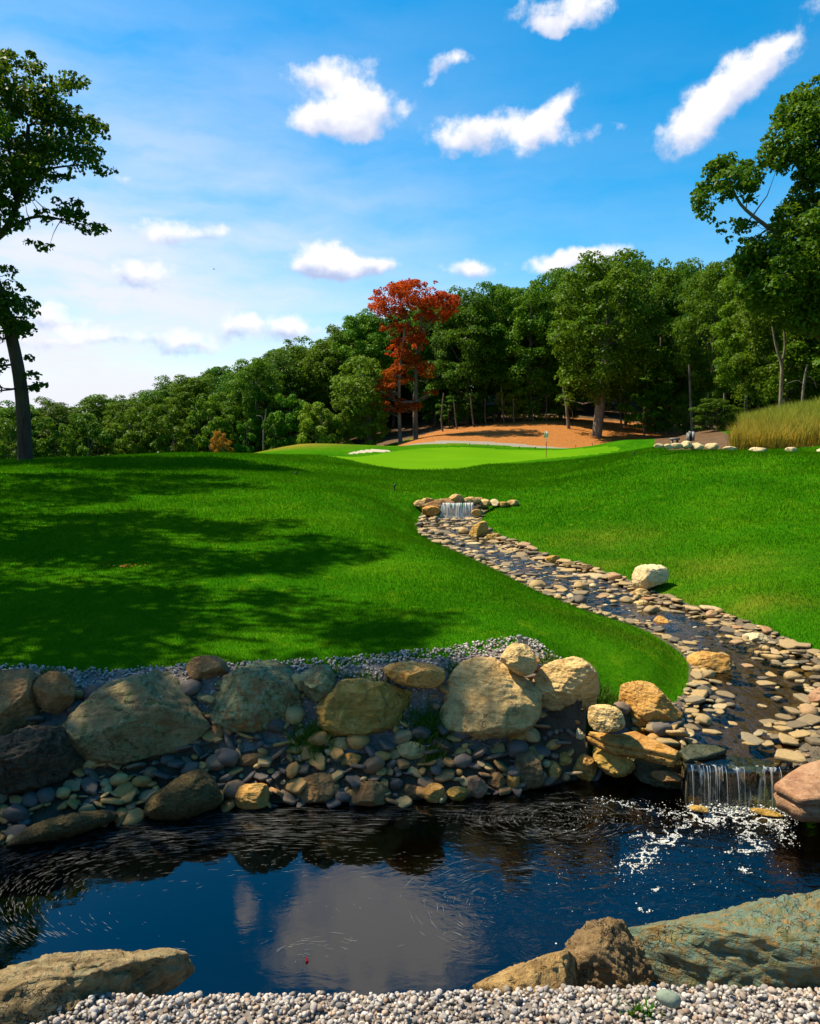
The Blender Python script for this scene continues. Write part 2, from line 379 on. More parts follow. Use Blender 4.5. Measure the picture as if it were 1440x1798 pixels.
MT = dict(
    lawn=mat_lawn(), blade=mat_blade(), green=mat_green(),
    sand=mat_simple('bunker_sand', (.34, .29, .20), (.42, .36, .26), 8),
    mulch=mat_simple('pine_straw', (.26, .095, .016), (.42, .165, .028), 5, bump=1.0, c3=(.15, .055, .02), dist=.06),
    path=mat_simple('cart_path', (.17, .16, .12), (.24, .22, .17), 3),
    bank=mat_simple('bank_soil', (.05, .038, .024), (.11, .078, .045), 9, bump=1.0),
    bed=mat_simple('stream_gravel', (.05, .042, .026), (.13, .10, .062), 12, c3=(.2, .15, .09)),
    pond=mat_simple('pond_silt', (.010, .011, .006), (.022, .020, .010), 6),
    grav=mat_simple('gravel_fines', (.12, .10, .085), (.24, .21, .18), 40),
    floor=mat_simple('litter_and_straw_shade', (.05, .03, .014), (.12, .065, .025), 3),  # wood litter; also colours the straw patch as painted tree shade
    slope=mat_simple('dry_grass_soil', (.16, .12, .02), (.26, .18, .03), 3),
)

# ------------------------------------------------------------------ plan of the ground (metres, X right, Y away, Z up; pond surface z = 0)
def zw(Y): return .25 + (np.asarray(Y) - 4.8) * .0245           # stream surface
def P_stream(px, py):
    z = .4
    for _ in range(12): z = float(zw(P_z(px, py, z)[1]))
    return P_z(px, py, z)[:2]
pond_far = smooth_line(xy_z([(-260, 1560), (-120, 1520), (0, 1487), (60, 1475), (140, 1462), (260, 1434), (330, 1424), (450, 1416), (640, 1414), (760, 1406), (860, 1398), (950, 1385), (1010, 1370), (1060, 1360), (1120, 1356), (1190, 1372)], 0), 3)
pond_poly = np.vstack([pond_far, [(1.75, 4.82), (2.35, 4.80), (2.6, 4.55), (3.2, 4.5), (3.7, 4.1), (3.6, 3.2), (2.6, 2.95), (1.6, 2.9), (.8, 2.92), (0, 2.9), (-.9, 2.9), (-1.6, 2.95), (-2.3, 3.05), (-2.9, 3.2)]])
lawn_edge = smooth_line(xy_z([(-420, 1190), (-200, 1178), (0, 1168), (100, 1171), (200, 1172), (330, 1166), (450, 1168), (560, 1168), (700, 1165), (800, 1161), (870, 1153), (930, 1149), (985, 1164), (1045, 1203)], .66), 3)
lawn_edge = np.vstack([lawn_edge, [P_z(1090, 1232, .42)[:2], P_z(1195, 1232, .36)[:2]]])
bank_poly = np.vstack([pond_far, [P_z(1200, 1330, .2)[:2], P_z(1200, 1270, .3)[:2]], lawn_edge[::-1]])
strip_px = [(-300, 1178), (0, 1166), (100, 1169), (200, 1170), (330, 1164), (450, 1163), (560, 1160), (700, 1153), (800, 1148), (870, 1140), (930, 1137), (990, 1155), (985, 1175), (880, 1200), (700, 1205), (560, 1215), (360, 1205), (180, 1225), (0, 1235), (-300, 1250)]
strip_poly = xy_z(strip_px, .66)
sl = smooth_line(np.array([P_stream(*p) for p in [(748, 900), (740, 935), (790, 965), (880, 1006), (960, 1046), (1050, 1081), (1130, 1106), (1178, 1132), (1214, 1160), (1226, 1198), (1205, 1240), (1140, 1285), (1195, 1318), (1215, 1352)]]), 4)
sr = smooth_line(np.array([P_stream(*p) for p in [(850, 900), (838, 922), (872, 945), (950, 977), (1030, 1001), (1100, 1024), (1172, 1058), (1250, 1081), (1320, 1106), (1380, 1132), (1450, 1165), (1520, 1215), (1510, 1270), (1440, 1310), (1405, 1345), (1375, 1366)]]), 4)
stream_poly = np.vstack([sl, sr[::-1]])
def gpoly(pts): return np.array([P_y(a, b, Y)[:2] for a, b, Y in pts])
green_poly = smooth_line(gpoly([(560, 812, 33), (620, 820, 30), (700, 825, 28.5), (800, 823, 28.8), (860, 812, 33), (950, 803, 38.5), (1020, 799.5, 40.5), (1085, 797.5, 41.5), (1070, 795, 42.8), (990, 793.5, 44), (880, 789, 45.5), (790, 790, 45.5), (720, 795, 42), (660, 799, 38.5), (600, 804, 35.5), (560, 812, 33)]), 4)
bunker_poly = smooth_line(gpoly([(608, 801.9, 37.8), (650, 799.5, 39.3), (684, 798.3, 40.0), (678, 797.9, 40.9), (650, 798.9, 40.5), (620, 801.1, 39.0), (608, 801.9, 37.8)]), 4)
mulch_poly = gpoly([(660, 783, 48.5), (720, 777, 50), (800, 775, 50.3), (900, 783, 49), (960, 787, 48.5), (1060, 790, 47), (1150, 788, 46), (1230, 786, 46), (1250, 700, 64), (1150, 700, 66), (1050, 700, 66), (960, 700, 66), (850, 700, 64), (740, 700, 60), (690, 760, 54)])
straw_shade_poly = gpoly([(1186, 700, 22.6), (1168, 700, 30), (1150, 700, 45), (1150, 700, 50), (1260, 700, 50), (1300, 700, 34), (1300, 700, 26), (1284, 700, 22.4)])  # straw ground painted dark brown to stand in for the trees' shade
path_poly = gpoly([(690, 781.5, 48.4), (800, 778, 49), (880, 782, 48.4), (960, 788.5, 47.2), (1060, 792, 46), (1060, 789.5, 46.9), (960, 784.5, 48.9), (880, 778, 50), (800, 774.5, 50.6), (690, 778.5, 49.8)])
slope_poly = np.array([(8.75, 22.0), (10.5, 21.8), (14, 21.6), (22, 21), (26, 36), (15.0, 36), (13.2, 32), (10.6, 26)])
forest_poly = np.array([(-160, 60), (-60, 52), (-24, 55), (-12, 58), (-3, 57.5), (1, 59), (9, 62), (20, 60), (24, 44), (30, 36), (60, 30), (160, 20), (300, 200), (0, 500), (-300, 300)])

# control heights: (px, py, Y) along the ray, or ('w', X, Y, z)
CTRL = [(-200, 1178, 5.6), (0, 1168, 5.6), (200, 1172, 5.6), (400, 1165, 5.62), (600, 1160, 5.65), (850, 1145, 5.72), (960, 1150, 5.7), (1050, 1205, 5.75),
    (0, 1050, 7.6), (0, 950, 10.3), (0, 880, 14), (0, 830, 19), (0, 816, 22), (200, 1050, 7.6), (200, 950, 10.3), (200, 880, 14.2), (200, 830, 19.4), (200, 804, 24.5),
    (400, 1050, 7.6), (400, 950, 10.3), (400, 880, 14.2), (400, 830, 19.5), (400, 799, 25.5), (-300, 1050, 7.7), (-300, 880, 14), (-300, 820, 21),
    (650, 1050, 7.6), (650, 1000, 8.9), (650, 930, 11.5), (650, 880, 14.5), (640, 850, 18.2), (600, 830, 23), (650, 820, 25), (650, 803, 33), (520, 806, 28), (500, 799, 36), (430, 798.5, 33),
    (715, 880, 16.2), (700, 862, 18.3), (850, 1050, 7.5), (800, 1000, 8.9), (750, 960, 10.4), (1000, 1100, 6.7), (1100, 1150, 6.2),
    (1440, 1050, 8.3), (1440, 1000, 9.35), (1440, 950, 10.7), (1440, 900, 12.5), (1440, 850, 14.9), (1440, 800, 18.6), (1440, 794.5, 20.3),
    (1200, 1000, 9.95), (1200, 950, 11.4), (1200, 900, 13.4), (1200, 850, 16.1), (1200, 810, 19.2), (1200, 793.5, 21.4),
    (1320, 1050, 8.3), (1320, 900, 13), (1320, 850, 15.6), (1320, 793.5, 20.8), (1050, 950, 12), (1050, 900, 14.5), (1050, 850, 18.3), (1050, 818, 23.5), (1130, 797, 22.5), (1000, 840, 21),
    (1700, 1000, 9.4), (1700, 900, 12.5), (1700, 800, 18.6), (920, 880, 17), (920, 850, 21), (920, 832, 26), (800, 868, 17.3), (800, 850, 20.3), (800, 825, 28), (800, 800, 40), (650, 806, 36), (1000, 801, 40), (1100, 797.5, 40), (700, 825, 28), (880, 818, 31),
    (1100, 787, 47), (800, 784, 46.5), (800, 779, 49), (1000, 787, 47), (1000, 745, 59), (1150, 775, 52), (1200, 762, 60), (700, 783, 48), (750, 768, 53), (900, 752, 57.5), (820, 762, 55),
    (530, 781, 45), (450, 795, 41), (600, 785, 46.5), (1290, 786, 24), (1360, 762, 25.5), (1440, 742, 26), (1600, 728, 27)]
CTRLW = [('w', -3, 52, .1), ('w', -8, 52, -.4), ('w', -14, 60, -2.0), ('w', -25, 60, -3.2), ('w', -40, 60, -4), ('w', -12, 34, .6), ('w', -16, 34, .1), ('w', -22, 34, -.6), ('w', -14, 44, -.6), ('w', -30, 44, -2),
    ('w', -60, 120, -7), ('w', 0, 120, 6), ('w', 30, 120, 9), ('w', 0, 80, 3.4), ('w', 20, 80, 4.2), ('w', 10, 68, 2.9), ('w', 12, 45, 1.4), ('w', 18, 50, 1.8), ('w', 9, 31, 1.3), ('w', 14, 34, 1.9), ('w', 24, 40, 2.0), ('w', 60, 60, 3),
    ('w', -10, 10, 1.0), ('w', -14, 20, .9), ('w', -20, 10, .9), ('w', -6, 6, .75), ('w', -30, 20, .3), ('w', 4, 5.2, .55), ('w', 5, 6, .6), ('w', 8, 8, .9), ('w', 12, 6, .9), ('w', 0, 2.2, .53), ('w', -2, 2.2, .53), ('w', 2, 2.2, .53), ('w', 0, 2.6, .50), ('w', -1.2, 2.55, .50), ('w', 1.2, 2.55, .51), ('w', 0, 1.5, .62), ('w', -3.5, 2.2, .62), ('w', 3.6, 2.2, .6), ('w', 8, 2, .65), ('w', -8, 2.5, .7), ('w', -4.5, 4, .62), ('w', 5, 3.5, .6)]
pts = [P_y(*c) for c in CTRL] + [np.array(c[1:], float) for c in CTRLW]
for p in list(sl[2:-6:3]) + list(sr[2:-5:3]): pts.append(np.array((p[0], p[1], float(zw(p[1])) + .05)))
pts = np.array(pts)
def lp(x, y):
    return np.stack([np.clip(np.arctan2(x, y), -1.4, 1.4), np.log(np.maximum(np.hypot(x, y), 1.4)) * .8], -1)
A = lp(pts[:, 0], pts[:, 1])
def Uf(d2): return .5 * d2 * np.log(d2 + 1e-9)
n = len(pts); K = Uf(((A[:, None] - A[None]) ** 2).sum(-1)) + np.eye(n) * 2e-4
Pm = np.hstack([np.ones((n, 1)), A]); S = np.zeros((n + 3, n + 3)); S[:n, :n] = K; S[:n, n:] = Pm; S[n:, :n] = Pm.T
W = np.linalg.solve(S, np.concatenate([pts[:, 2], np.zeros(3)]))
def tps(x, y):
    B = lp(x, y); out = np.empty(len(B))
    for i in range(0, len(B), 20000):
        b = B[i:i + 20000]; out[i:i + 20000] = Uf(((b[:, None] - A[None]) ** 2).sum(-1)) @ W[:n] + W[n] + b @ W[n + 1:]
    return out
def height(x, y):
    z = tps(x, y); r = np.hypot(x, y); az = np.arctan2(x, y)
    z = np.clip(z, -9, 6)
    back = sstep(1.15, 1.5, np.abs(az)); z = z * (1 - back) + .66 * back
    z = z + sstep(9, 25, r) * (fbm2(x * .12, y * .12, 5, 3) * .05) + sstep(5.5, 8, r) * fbm2(x * .5, y * .5, 9, 2) * .012
    far = sstep(110, 260, r); z = z * (1 - far) + (-9 + 6 * fbm2(x / 400, y / 400, 3, 3)) * far
    near = r < 30; xn, yn, zn = x[near], y[near], z[near]
    dp = d_line(xn, yn, pond_poly, True); ip = in_poly(xn, yn, pond_poly); ib = in_poly(xn, yn, bank_poly); istm = in_poly(xn, yn, stream_poly)
    de = d_line(xn, yn, lawn_edge)
    # general fall towards the pond
    fall = sstep(0, .5, dp); zn = np.where((dp < .5) & ~ib & ~istm, zn * fall - .05 * (1 - fall), zn)
    # stream channel
    ds = d_line(xn, yn, stream_poly, True); zs = zw(yn)
    bedz = zs + .015 - .11 * sstep(.0, .3, ds) + .012 * fbm2(xn * 6, yn * 6, 21, 2)
    k = sstep(0, .32, ds); lawnz = np.maximum((zs + .03) * (1 - k) + zn * k, zs + .02)
    zn = np.where(istm, bedz, np.where((ds < .32) & ~ip & ~ib, lawnz, zn))
    # rocky bank
    t = dp / (dp + de + 1e-6); prof = np.interp(t, [0, .12, .45, .6, .78, 1], [-.05, .09, .42, .58, .92, 1.0])
    zb = prof * np.clip(tps(xn, yn), .36, .85) + .015 * fbm2(xn * 5, yn * 5, 31, 2)
    zn = np.where(ib & ~istm, zb, zn)
    zn = np.where(ip, -.05 - np.minimum(.55, dp * 1.1), zn)
    z[near] = zn
    return z

AZ = np.concatenate([np.linspace(-180, -33, 70)[:-1], np.linspace(-33, 33, 661), np.linspace(33, 180, 70)[1:]]) * math.pi / 180
RR = np.concatenate([np.exp(np.linspace(math.log(1.25), math.log(2), 24)[:-1]), np.exp(np.linspace(math.log(2), math.log(125), 440)), np.exp(np.linspace(math.log(125), math.log(4000), 26)[1:])])
AZ = AZ[:-1]; NC, NR = len(AZ), len(RR)
gx = (RR[:, None] * np.sin(AZ)[None]).ravel(); gy = (RR[:, None] * np.cos(AZ)[None]).ravel()
gz = height(gx, gy); GZ = gz.reshape(NR, NC)
def zat(x, y):
    x = np.atleast_1d(np.asarray(x, float)); y = np.atleast_1d(np.asarray(y, float))
    ci = np.interp(np.arctan2(x, y), AZ, np.arange(NC)); ri = np.interp(np.hypot(x, y), RR, np.arange(NR))
    c0 = np.clip(ci.astype(int), 0, NC - 2); r0 = np.clip(ri.astype(int), 0, NR - 2); cf = ci - c0; rf = ri - r0
    return (GZ[r0, c0] * (1 - cf) + GZ[r0, c0 + 1] * cf) * (1 - rf) + (GZ[r0 + 1, c0] * (1 - cf) + GZ[r0 + 1, c0 + 1] * cf) * rf
def zat1(x, y): return float(zat(x, y)[0])
REG = ['lawn', 'pond_bed', 'pond_bank', 'gravel_bed', 'stream_bed', 'putting_green', 'sand_bunker', 'mulch_bed', 'cart_path', 'grass_slope', 'forest_floor_and_straw_shade', 'gravel_strip']
def region(x, y):
    r = np.zeros(x.shape, int)
    r[in_poly(x, y, forest_poly)] = 10
    for poly, k in ((slope_poly, 9), (mulch_poly, 7), (straw_shade_poly, 10), (path_poly, 8), (green_poly, 5), (bunker_poly, 6)): r[in_poly(x, y, poly)] = k
    nr = np.hypot(x, y) < 25; xs, ys = x[nr], y[nr]; q = r[nr]
    st = in_poly(xs, ys, stream_poly); ds = d_line(xs, ys, stream_poly, True)
    q[in_poly(xs, ys, bank_poly)] = 2
    q[in_poly(xs, ys, strip_poly) & in_poly(xs, ys, bank_poly)] = 11
    q[st | ((ds < .07) & (q == 0))] = 4
    ip = in_poly(xs, ys, pond_poly)
    q[(ys < 3.3) & (np.abs(xs) < 6) & ~ip & (q != 2) & (q != 4)] = 3
    q[ip] = 1; r[nr] = q; return r
fi = np.arange((NR - 1) * NC); fr_, fc_ = fi // NC, fi % NC; fc2 = (fc_ + 1) % NC
quads = np.stack([fr_ * NC + fc_, fr_ * NC + fc2, (fr_ + 1) * NC + fc2, (fr_ + 1) * NC + fc_], 1)[:, ::-1]
fcx = gx[quads].mean(1); fcy = gy[quads].mean(1); FREG = region(fcx, fcy)
dry = np.zeros(len(gx))
for (px, py, Y, sx, sy, w) in [(520, 783, 43, 2.6, 2.2, .95), (600, 786, 45, 2.4, 1.5, .8), (1060, 945, 12.2, .9, .9, .22), (1250, 1000, 9.9, .9, .6, .25), (1130, 1010, 9.7, .6, .6, .15), (1330, 1060, 8.2, .8, .25, .3), (1200, 1045, 8.8, .8, .25, .25), (1050, 985, 10.7, .8, .3, .2), (1105, 1115, 6.9, .5, .3, .18), (1000, 1075, 7.5, .6, .3, .12), (700, 780, 48.5, 5, 1.0, .35)]:
    c = P_y(px, py, Y); dry = np.maximum(dry, w * np.exp(-((gx - c[0]) / sx) ** 2 - ((gy - c[1]) / sy) ** 2))
def dry_at(x, y):
    ci = np.clip(np.rint(np.interp(np.arctan2(x, y), AZ, np.arange(NC))).astype(int), 0, NC - 1); ri = np.clip(np.rint(np.interp(np.hypot(x, y), RR, np.arange(NR))).astype(int), 0, NR - 1)
    return dry.reshape(NR, NC)[ri, ci]
RMAT = dict(lawn='lawn', pond_bed='pond', pond_bank='bank', gravel_bed='grav', stream_bed='bed', putting_green='green', sand_bunker='sand', mulch_bed='mulch', cart_path='path', grass_slope='slope', forest_floor_and_straw_shade='floor', gravel_strip='grav')
SETTING = {}
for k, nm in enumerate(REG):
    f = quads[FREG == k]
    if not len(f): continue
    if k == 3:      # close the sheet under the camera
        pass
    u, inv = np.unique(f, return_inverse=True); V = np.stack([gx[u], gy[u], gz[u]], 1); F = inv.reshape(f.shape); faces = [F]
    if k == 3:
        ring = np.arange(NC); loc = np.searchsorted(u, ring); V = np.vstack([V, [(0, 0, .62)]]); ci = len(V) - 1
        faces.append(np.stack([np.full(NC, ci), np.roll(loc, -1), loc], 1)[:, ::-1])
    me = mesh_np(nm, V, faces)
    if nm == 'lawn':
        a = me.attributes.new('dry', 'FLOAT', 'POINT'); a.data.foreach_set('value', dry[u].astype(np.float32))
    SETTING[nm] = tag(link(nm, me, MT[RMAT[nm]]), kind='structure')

# ------------------------------------------------------------------ water
def sheet(name, poly, zf, mat, sub=6):
    bm = bmesh.new(); vs = [bm.verts.new((p[0], p[1], 0)) for p in poly]; bm.faces.new(vs)
    bmesh.ops.triangulate(bm, faces=bm.faces[:])
    for v in bm.verts: v.co.z = float(zf(v.co.y))
    bm.normal_update()
    for f in bm.faces:
        if f.normal.z < 0: f.normal_flip()
    me = bpy.data.meshes.new(name); bm.to_mesh(me); bm.free(); return tag(link(name, me, mat), kind='structure')
WEIR = (2.1, 4.75, 0)
pw = np.array([(-3.6, 2.5), (4.2, 2.5), (4.2, 5.6), (-3.6, 5.6)])
sheet('pond_water', pw, lambda y: 0.0, mat_water('pond_surface', (.16, .15, .09), 5.0, .5, (1, 1.6, 1), (1.95, 4.6, 0)))
cen = (sl[:, :] .mean(0))
# stream strip: pair points of the two banks by arc length
def resample(pl, k):
    s = np.concatenate([[0], np.cumsum(np.hypot(*np.diff(pl, axis=0).T))]); t = np.linspace(0, s[-1], k); return np.stack([np.interp(t, s, pl[:, 0]), np.interp(t, s, pl[:, 1])], 1)
ra, rb = resample(sl, 90), resample(sr, 90); d = rb - ra; dn = d / np.linalg.norm(d, axis=1)[:, None]
ra2, rb2 = ra - dn * .10, rb + dn * .10; ra2[-1] = (1.78, 4.80); rb2[-1] = (2.42, 4.78)
V = []
for t in np.linspace(0, 1, 12):
    q = ra2 * (1 - t) + rb2 * t; V.append(np.column_stack([q, zw(np.clip(q[:, 1], 4.9, 99))]))
V = np.stack(V, 1); nA, nB = V.shape[:2]; V = V.reshape(-1, 3)
F = np.array([(i * nB + j, i * nB + j + 1, (i + 1) * nB + j + 1, (i + 1) * nB + j) for i in range(nA - 1) for j in range(nB - 1)])[:, ::-1]
tag(link('stream_water', mesh_np('stream_water', V, F), mat_water('stream_surface', (.55, .49, .34), 7.0, .6, (1, .7, 1), ior=1.36)), kind='structure')

# ------------------------------------------------------------------ rocks
TAN = mat_rock('sandstone_tan', (.27, .17, .085), (.43, .29, .155), (.56, .42, .25), bump=1.0)
PALE = mat_rock('sandstone_pale', (.34, .26, .17), (.46, .37, .26), (.54, .46, .34), bump=.7)
ORANGE = mat_rock('sandstone_orange', (.24, .115, .04), (.37, .195, .07), (.50, .31, .14), bump=1.0)
YELLOW = mat_rock('sandstone_ochre', (.19, .115, .038), (.30, .185, .062), (.40, .27, .11), bump=1.0)
BROWN = mat_rock('rock_brown', (.12, .07, .038), (.20, .115, .06), (.29, .175, .095), bump=1.0)
GREY = mat_rock('rock_grey_lichen', (.12, .085, .05), (.20, .145, .085), (.31, .235, .145), (.21, .225, .10), .35, (.08, .09, .025), bump=1.1)
LICHEN = mat_rock('rock_lichen', (.09, .062, .035), (.15, .105, .06), (.30, .16, .07), (.20, .24, .115), .75, (.07, .085, .022), bump=1.1)
LICHEN2 = mat_rock('rock_lichen_front', (.10, .068, .034), (.17, .115, .055), (.25, .17, .08), (.115, .175, .12), .8, (.12, .12, .04), bump=1.2, scale=1.5)
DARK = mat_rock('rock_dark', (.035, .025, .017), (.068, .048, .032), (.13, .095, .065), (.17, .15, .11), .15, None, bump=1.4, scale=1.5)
DARKTAN = mat_rock('rock_dark_tan', (.07, .046, .025), (.125, .082, .045), (.25, .17, .10), bump=1.3, scale=1.3)
PINK = mat_rock('sandstone_pink', (.19, .10, .07), (.27, .155, .11), (.36, .23, .165), bump=.8)
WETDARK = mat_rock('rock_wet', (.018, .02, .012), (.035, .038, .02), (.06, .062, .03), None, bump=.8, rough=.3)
BLUE = mat_rock('stone_blue_grey', (.11, .14, .13), (.15, .18, .17), (.19, .22, .21), bump=.2, crack=False)
GRIT = mat_rock('gritty_mortar', (.09, .066, .03), (.17, .12, .05), (.30, .225, .115), bump=1.6, scale=4)

def hit(px, py):
    """where the sight line meets the ground or the pond"""
    d = pdir(px, py); t = np.concatenate([np.arange(1.6, 8, .012), np.arange(8, 70, .05)]); p = CAMP + d * (t / d[1])[:, None]
    g = zat(p[:, 0], p[:, 1]); g = np.where(in_poly(p[:, 0], p[:, 1], pond_poly), np.maximum(g, 0), g)
    k = np.argmax(p[:, 2] < g); return p[k]
ROCK_N = [0]; FOOT = []
def rock_verts(outline, Y, depth, seed, sub, facets, rough, power):
    """outline in photo pixels -> real rock: its outline stands across the sight line at distance Y, its body runs back along it"""
    o = np.array(outline, float); cx, cy = (o.max(0) + o.min(0)) / 2; C = P_y(cx, cy, Y); e = C - CAMP; D = e @ _F; ca = D / np.linalg.norm(e); e = e / np.linalg.norm(e)
    r_ = np.cross(e, (0, 0, 1)); r_ /= np.linalg.norm(r_); u_ = np.cross(r_, e)
    r = np.column_stack([(o[:, 0] - cx) * D / FPX, (cy - o[:, 1]) * D / FPX * ca])
    r = smooth_line(np.vstack([r, r[:1]]), 4)[:-1]
    th = np.arctan2(r[:, 1], r[:, 0]); rr = np.hypot(r[:, 0], r[:, 1]); k = np.argsort(th); th, rr = th[k], rr[k]
    th3 = np.concatenate([th - 2 * math.pi, th, th + 2 * math.pi]); rr3 = np.tile(rr, 3)
    v, f = ICO[sub]; size = rr.mean()
    t = np.arctan2(v[:, 2], v[:, 0]); R = np.interp(t, th3, rr3); s = np.hypot(v[:, 0], v[:, 2]) ** power
    p = np.stack([np.cos(t) * R * s, np.sign(v[:, 1]) * np.abs(v[:, 1]) ** .8 * depth, np.sin(t) * R * s], 1)
    rs = np.random.default_rng(seed)
    for _ in range(facets):       # broken faces, mostly on the near side and the top
        nn = np.array((rs.normal(0, .6), -abs(rs.normal(.8, .3)), rs.normal(.15, .55))); nn /= np.linalg.norm(nn)
        wob = vnoise(p / size * 2.3 + seed, seed + _) * .035 * size
        dd = p @ nn + wob; h = dd.max() * rs.uniform(.60, .86); p = p - np.maximum(0, dd - h)[:, None] * nn * .96
    u = p / size
    lay = u @ np.array((.25, .3, 1.0)) * rs.uniform(5, 8) + fbm(u * 1.5, seed + 40, 2) * 1.2; ledge = (np.abs((lay % 1) - .5) * 2) ** 3      # bedding planes, weathered back in steps
    dsp = fbm(u * 1.3 + seed, seed, 3) * .045 + (.45 - np.abs(fbm(u * 2.6 + seed * 2, seed + 5, 4))) * rough * .8 + fbm(u * 8, seed + 9, 4) * rough * .42 - ledge * rough * .35
    cr = np.abs(fbm(u * 1.15 + seed * 3.3, seed + 21, 3)); dsp = dsp - np.clip(1 - cr / .045, 0, 1) * rough * .7      # a few long cracks
    p = p + v * (dsp * size)[:, None]
    for j, q in ((0, 0), (2, 1)):
        lo, hi = p[:, j].min(), p[:, j].max(); a, b = r[:, q].min(), r[:, q].max(); p[:, j] = a + (p[:, j] - lo) * (b - a) / (hi - lo)
    return p[:, :1] * r_ + p[:, 1:2] * e + p[:, 2:3] * u_, f, C
def boulder(outline, label, mat, name='boulder', cat='boulder', Y=None, depth=None, base=None, sub=6, facets=8, rough=.052, power=.8, group=None, back=.45):
    ROCK_N[0] += 1; o = np.array(outline, float); px0, px1 = o[:, 0].min(), o[:, 0].max(); pyb = o[:, 1].max()
    if Y is None:
        b = base or ((px0 + px1) / 2, pyb); h = hit(*b); w = (px1 - px0) / FPX * h[1]
        if depth is None: depth = w * .42
        Y = h[1] + depth * back
    w = (px1 - px0) / FPX * Y
    if depth is None: depth = w * .42
    p, f, c = rock_verts(outline, Y, depth, ROCK_N[0] * 3 + 1, sub, facets, rough, power)
    FOOT.append((c[0], Y, w / 2, depth)); zb = p[:, 2].min(); me = mesh_np(name, p - np.array((0, 0, zb)), f)
    return tag(link(name, me, mat, loc=(c[0], c[1], c[2] + zb)), label, cat, group)
def ell(cx, cy, w, h, k=0.0, n=10, seed=0):
    rs = np.random.default_rng(int(cx * 7 + cy + seed)); a = np.arange(n) / n * 2 * math.pi
    r = 1 + rs.uniform(-.09, .07, n); return [(cx + math.cos(t) * w / 2 * q + k * math.sin(t) * w, cy - math.sin(t) * h / 2 * q) for t, q in zip(a, r)]

# the wall of boulders along the lawn edge
G1 = 'boulders along the lawn edge above the pond'
boulder([(-70, 1200), (-30, 1172), (0, 1167), (40, 1175), (56, 1198), (69, 1245), (74, 1265), (55, 1292), (0, 1310), (-60, 1300)], 'dark brown boulder cut off by the left edge, above a rough blackish one', BROWN, group=G1, base=(30, 1300))
boulder([(60, 1235), (62, 1200), (80, 1178), (100, 1174), (122, 1190), (131, 1215), (125, 1243), (100, 1258), (78, 1250)], 'small upright egg-shaped brown boulder between two big dark ones at the left', BROWN, group=G1, Y=5.1, depth=.13)
boulder([(-45, 1310), (0, 1287), (40, 1270), (65, 1267), (108, 1275), (133, 1308), (146, 1350), (130, 1380), (90, 1395), (40, 1400), (-20, 1395), (-55, 1360)], 'rough blackish boulder low at the left end of the pond bank', DARK, group=G1, rough=.09, facets=6)
boulder([(118, 1268), (130, 1245), (148, 1225), (195, 1182), (235, 1171), (280, 1172), (318, 1172), (345, 1190), (362, 1235), (368, 1268), (352, 1300), (300, 1330), (220, 1345), (165, 1338), (130, 1305)], 'largest grey boulder, its sloping top pale and streaked, left of the lichen one', GREY, group=G1, facets=7, base=(240, 1335), depth=.36)
boulder([(327, 1170), (340, 1153), (365, 1150), (392, 1158), (398, 1172), (397, 1186), (375, 1192), (340, 1190)], 'flat oval brown boulder sitting on the gravel strip above the gap in the wall', BROWN, group=G1, Y=5.45, depth=.13)
boulder([(360, 1218), (383, 1192), (440, 1166), (480, 1157), (514, 1168), (527, 1200), (530, 1250), (505, 1282), (440, 1290), (388, 1272), (362, 1235)], 'round boulder covered in green lichen with a rusty right shoulder', LICHEN, group=G1, base=(445, 1288), depth=.3)
boulder([(525, 1195), (535, 1170), (575, 1168), (590, 1195), (580, 1228), (540, 1230)], 'low dark mossy boulder half hidden in weeds behind the yellow one', LICHEN, group=G1, Y=5.3, depth=.12)
boulder([(555, 1240), (572, 1212), (600, 1191), (640, 1194), (720, 1216), (731, 1240), (726, 1268), (690, 1280), (635, 1294), (588, 1292), (560, 1275)], 'yellow ochre boulder with a broken facet on its left face', YELLOW, group=G1, facets=6, base=(640, 1290), depth=.26, rough=.06)
boulder([(670, 1173), (690, 1162), (730, 1160), (765, 1162), (780, 1172), (781, 1194), (762, 1209), (720, 1206), (690, 1194)], 'low slab-shaped tan boulder lying by the gravel strip left of the largest tan boulder', ORANGE, group=G1, Y=5.32, depth=.16, power=.6)
boulder([(772, 1268), (780, 1225), (792, 1180), (808, 1160), (835, 1152), (870, 1155), (905, 1178), (945, 1196), (951, 1216), (945, 1262), (905, 1290), (840, 1300), (785, 1292)], 'largest pale tan rounded boulder with a crack down from its crest', TAN, group=G1, facets=5, base=(860, 1296), depth=.36, rough=.05)
boulder([(878, 1157), (894, 1136), (910, 1128), (930, 1137), (943, 1163), (939, 1180), (918, 1187), (893, 1175)], 'small pale boulder perched below the two grey posts', TAN, group=G1, Y=5.38, depth=.14)
boulder([(938, 1195), (955, 1170), (985, 1156), (1010, 1150), (1035, 1163), (1051, 1190), (1049, 1236), (1020, 1250), (975, 1250), (948, 1235)], 'blocky tan boulder with a sunlit sloping top at the right end of the wall', TAN, group=G1, facets=9, base=(1000, 1262), depth=.24, rough=.06)
boulder([(1086, 1242), (1100, 1215), (1120, 1198), (1148, 1195), (1168, 1212), (1185, 1235), (1198, 1250), (1175, 1272), (1130, 1281), (1096, 1266)], 'pointed tan boulder with a bright left edge beside the stream mouth', ORANGE, group=G1, facets=9, base=(1140, 1280), depth=.2, rough=.06)
boulder([(1032, 1262), (1035, 1242), (1058, 1236), (1085, 1240), (1097, 1262), (1090, 1280), (1060, 1288), (1038, 1278)], 'small pale boulder in front of the pointed tan one, above the orange ledge', TAN, group=G1, facets=5, depth=.1, Y=5.04)

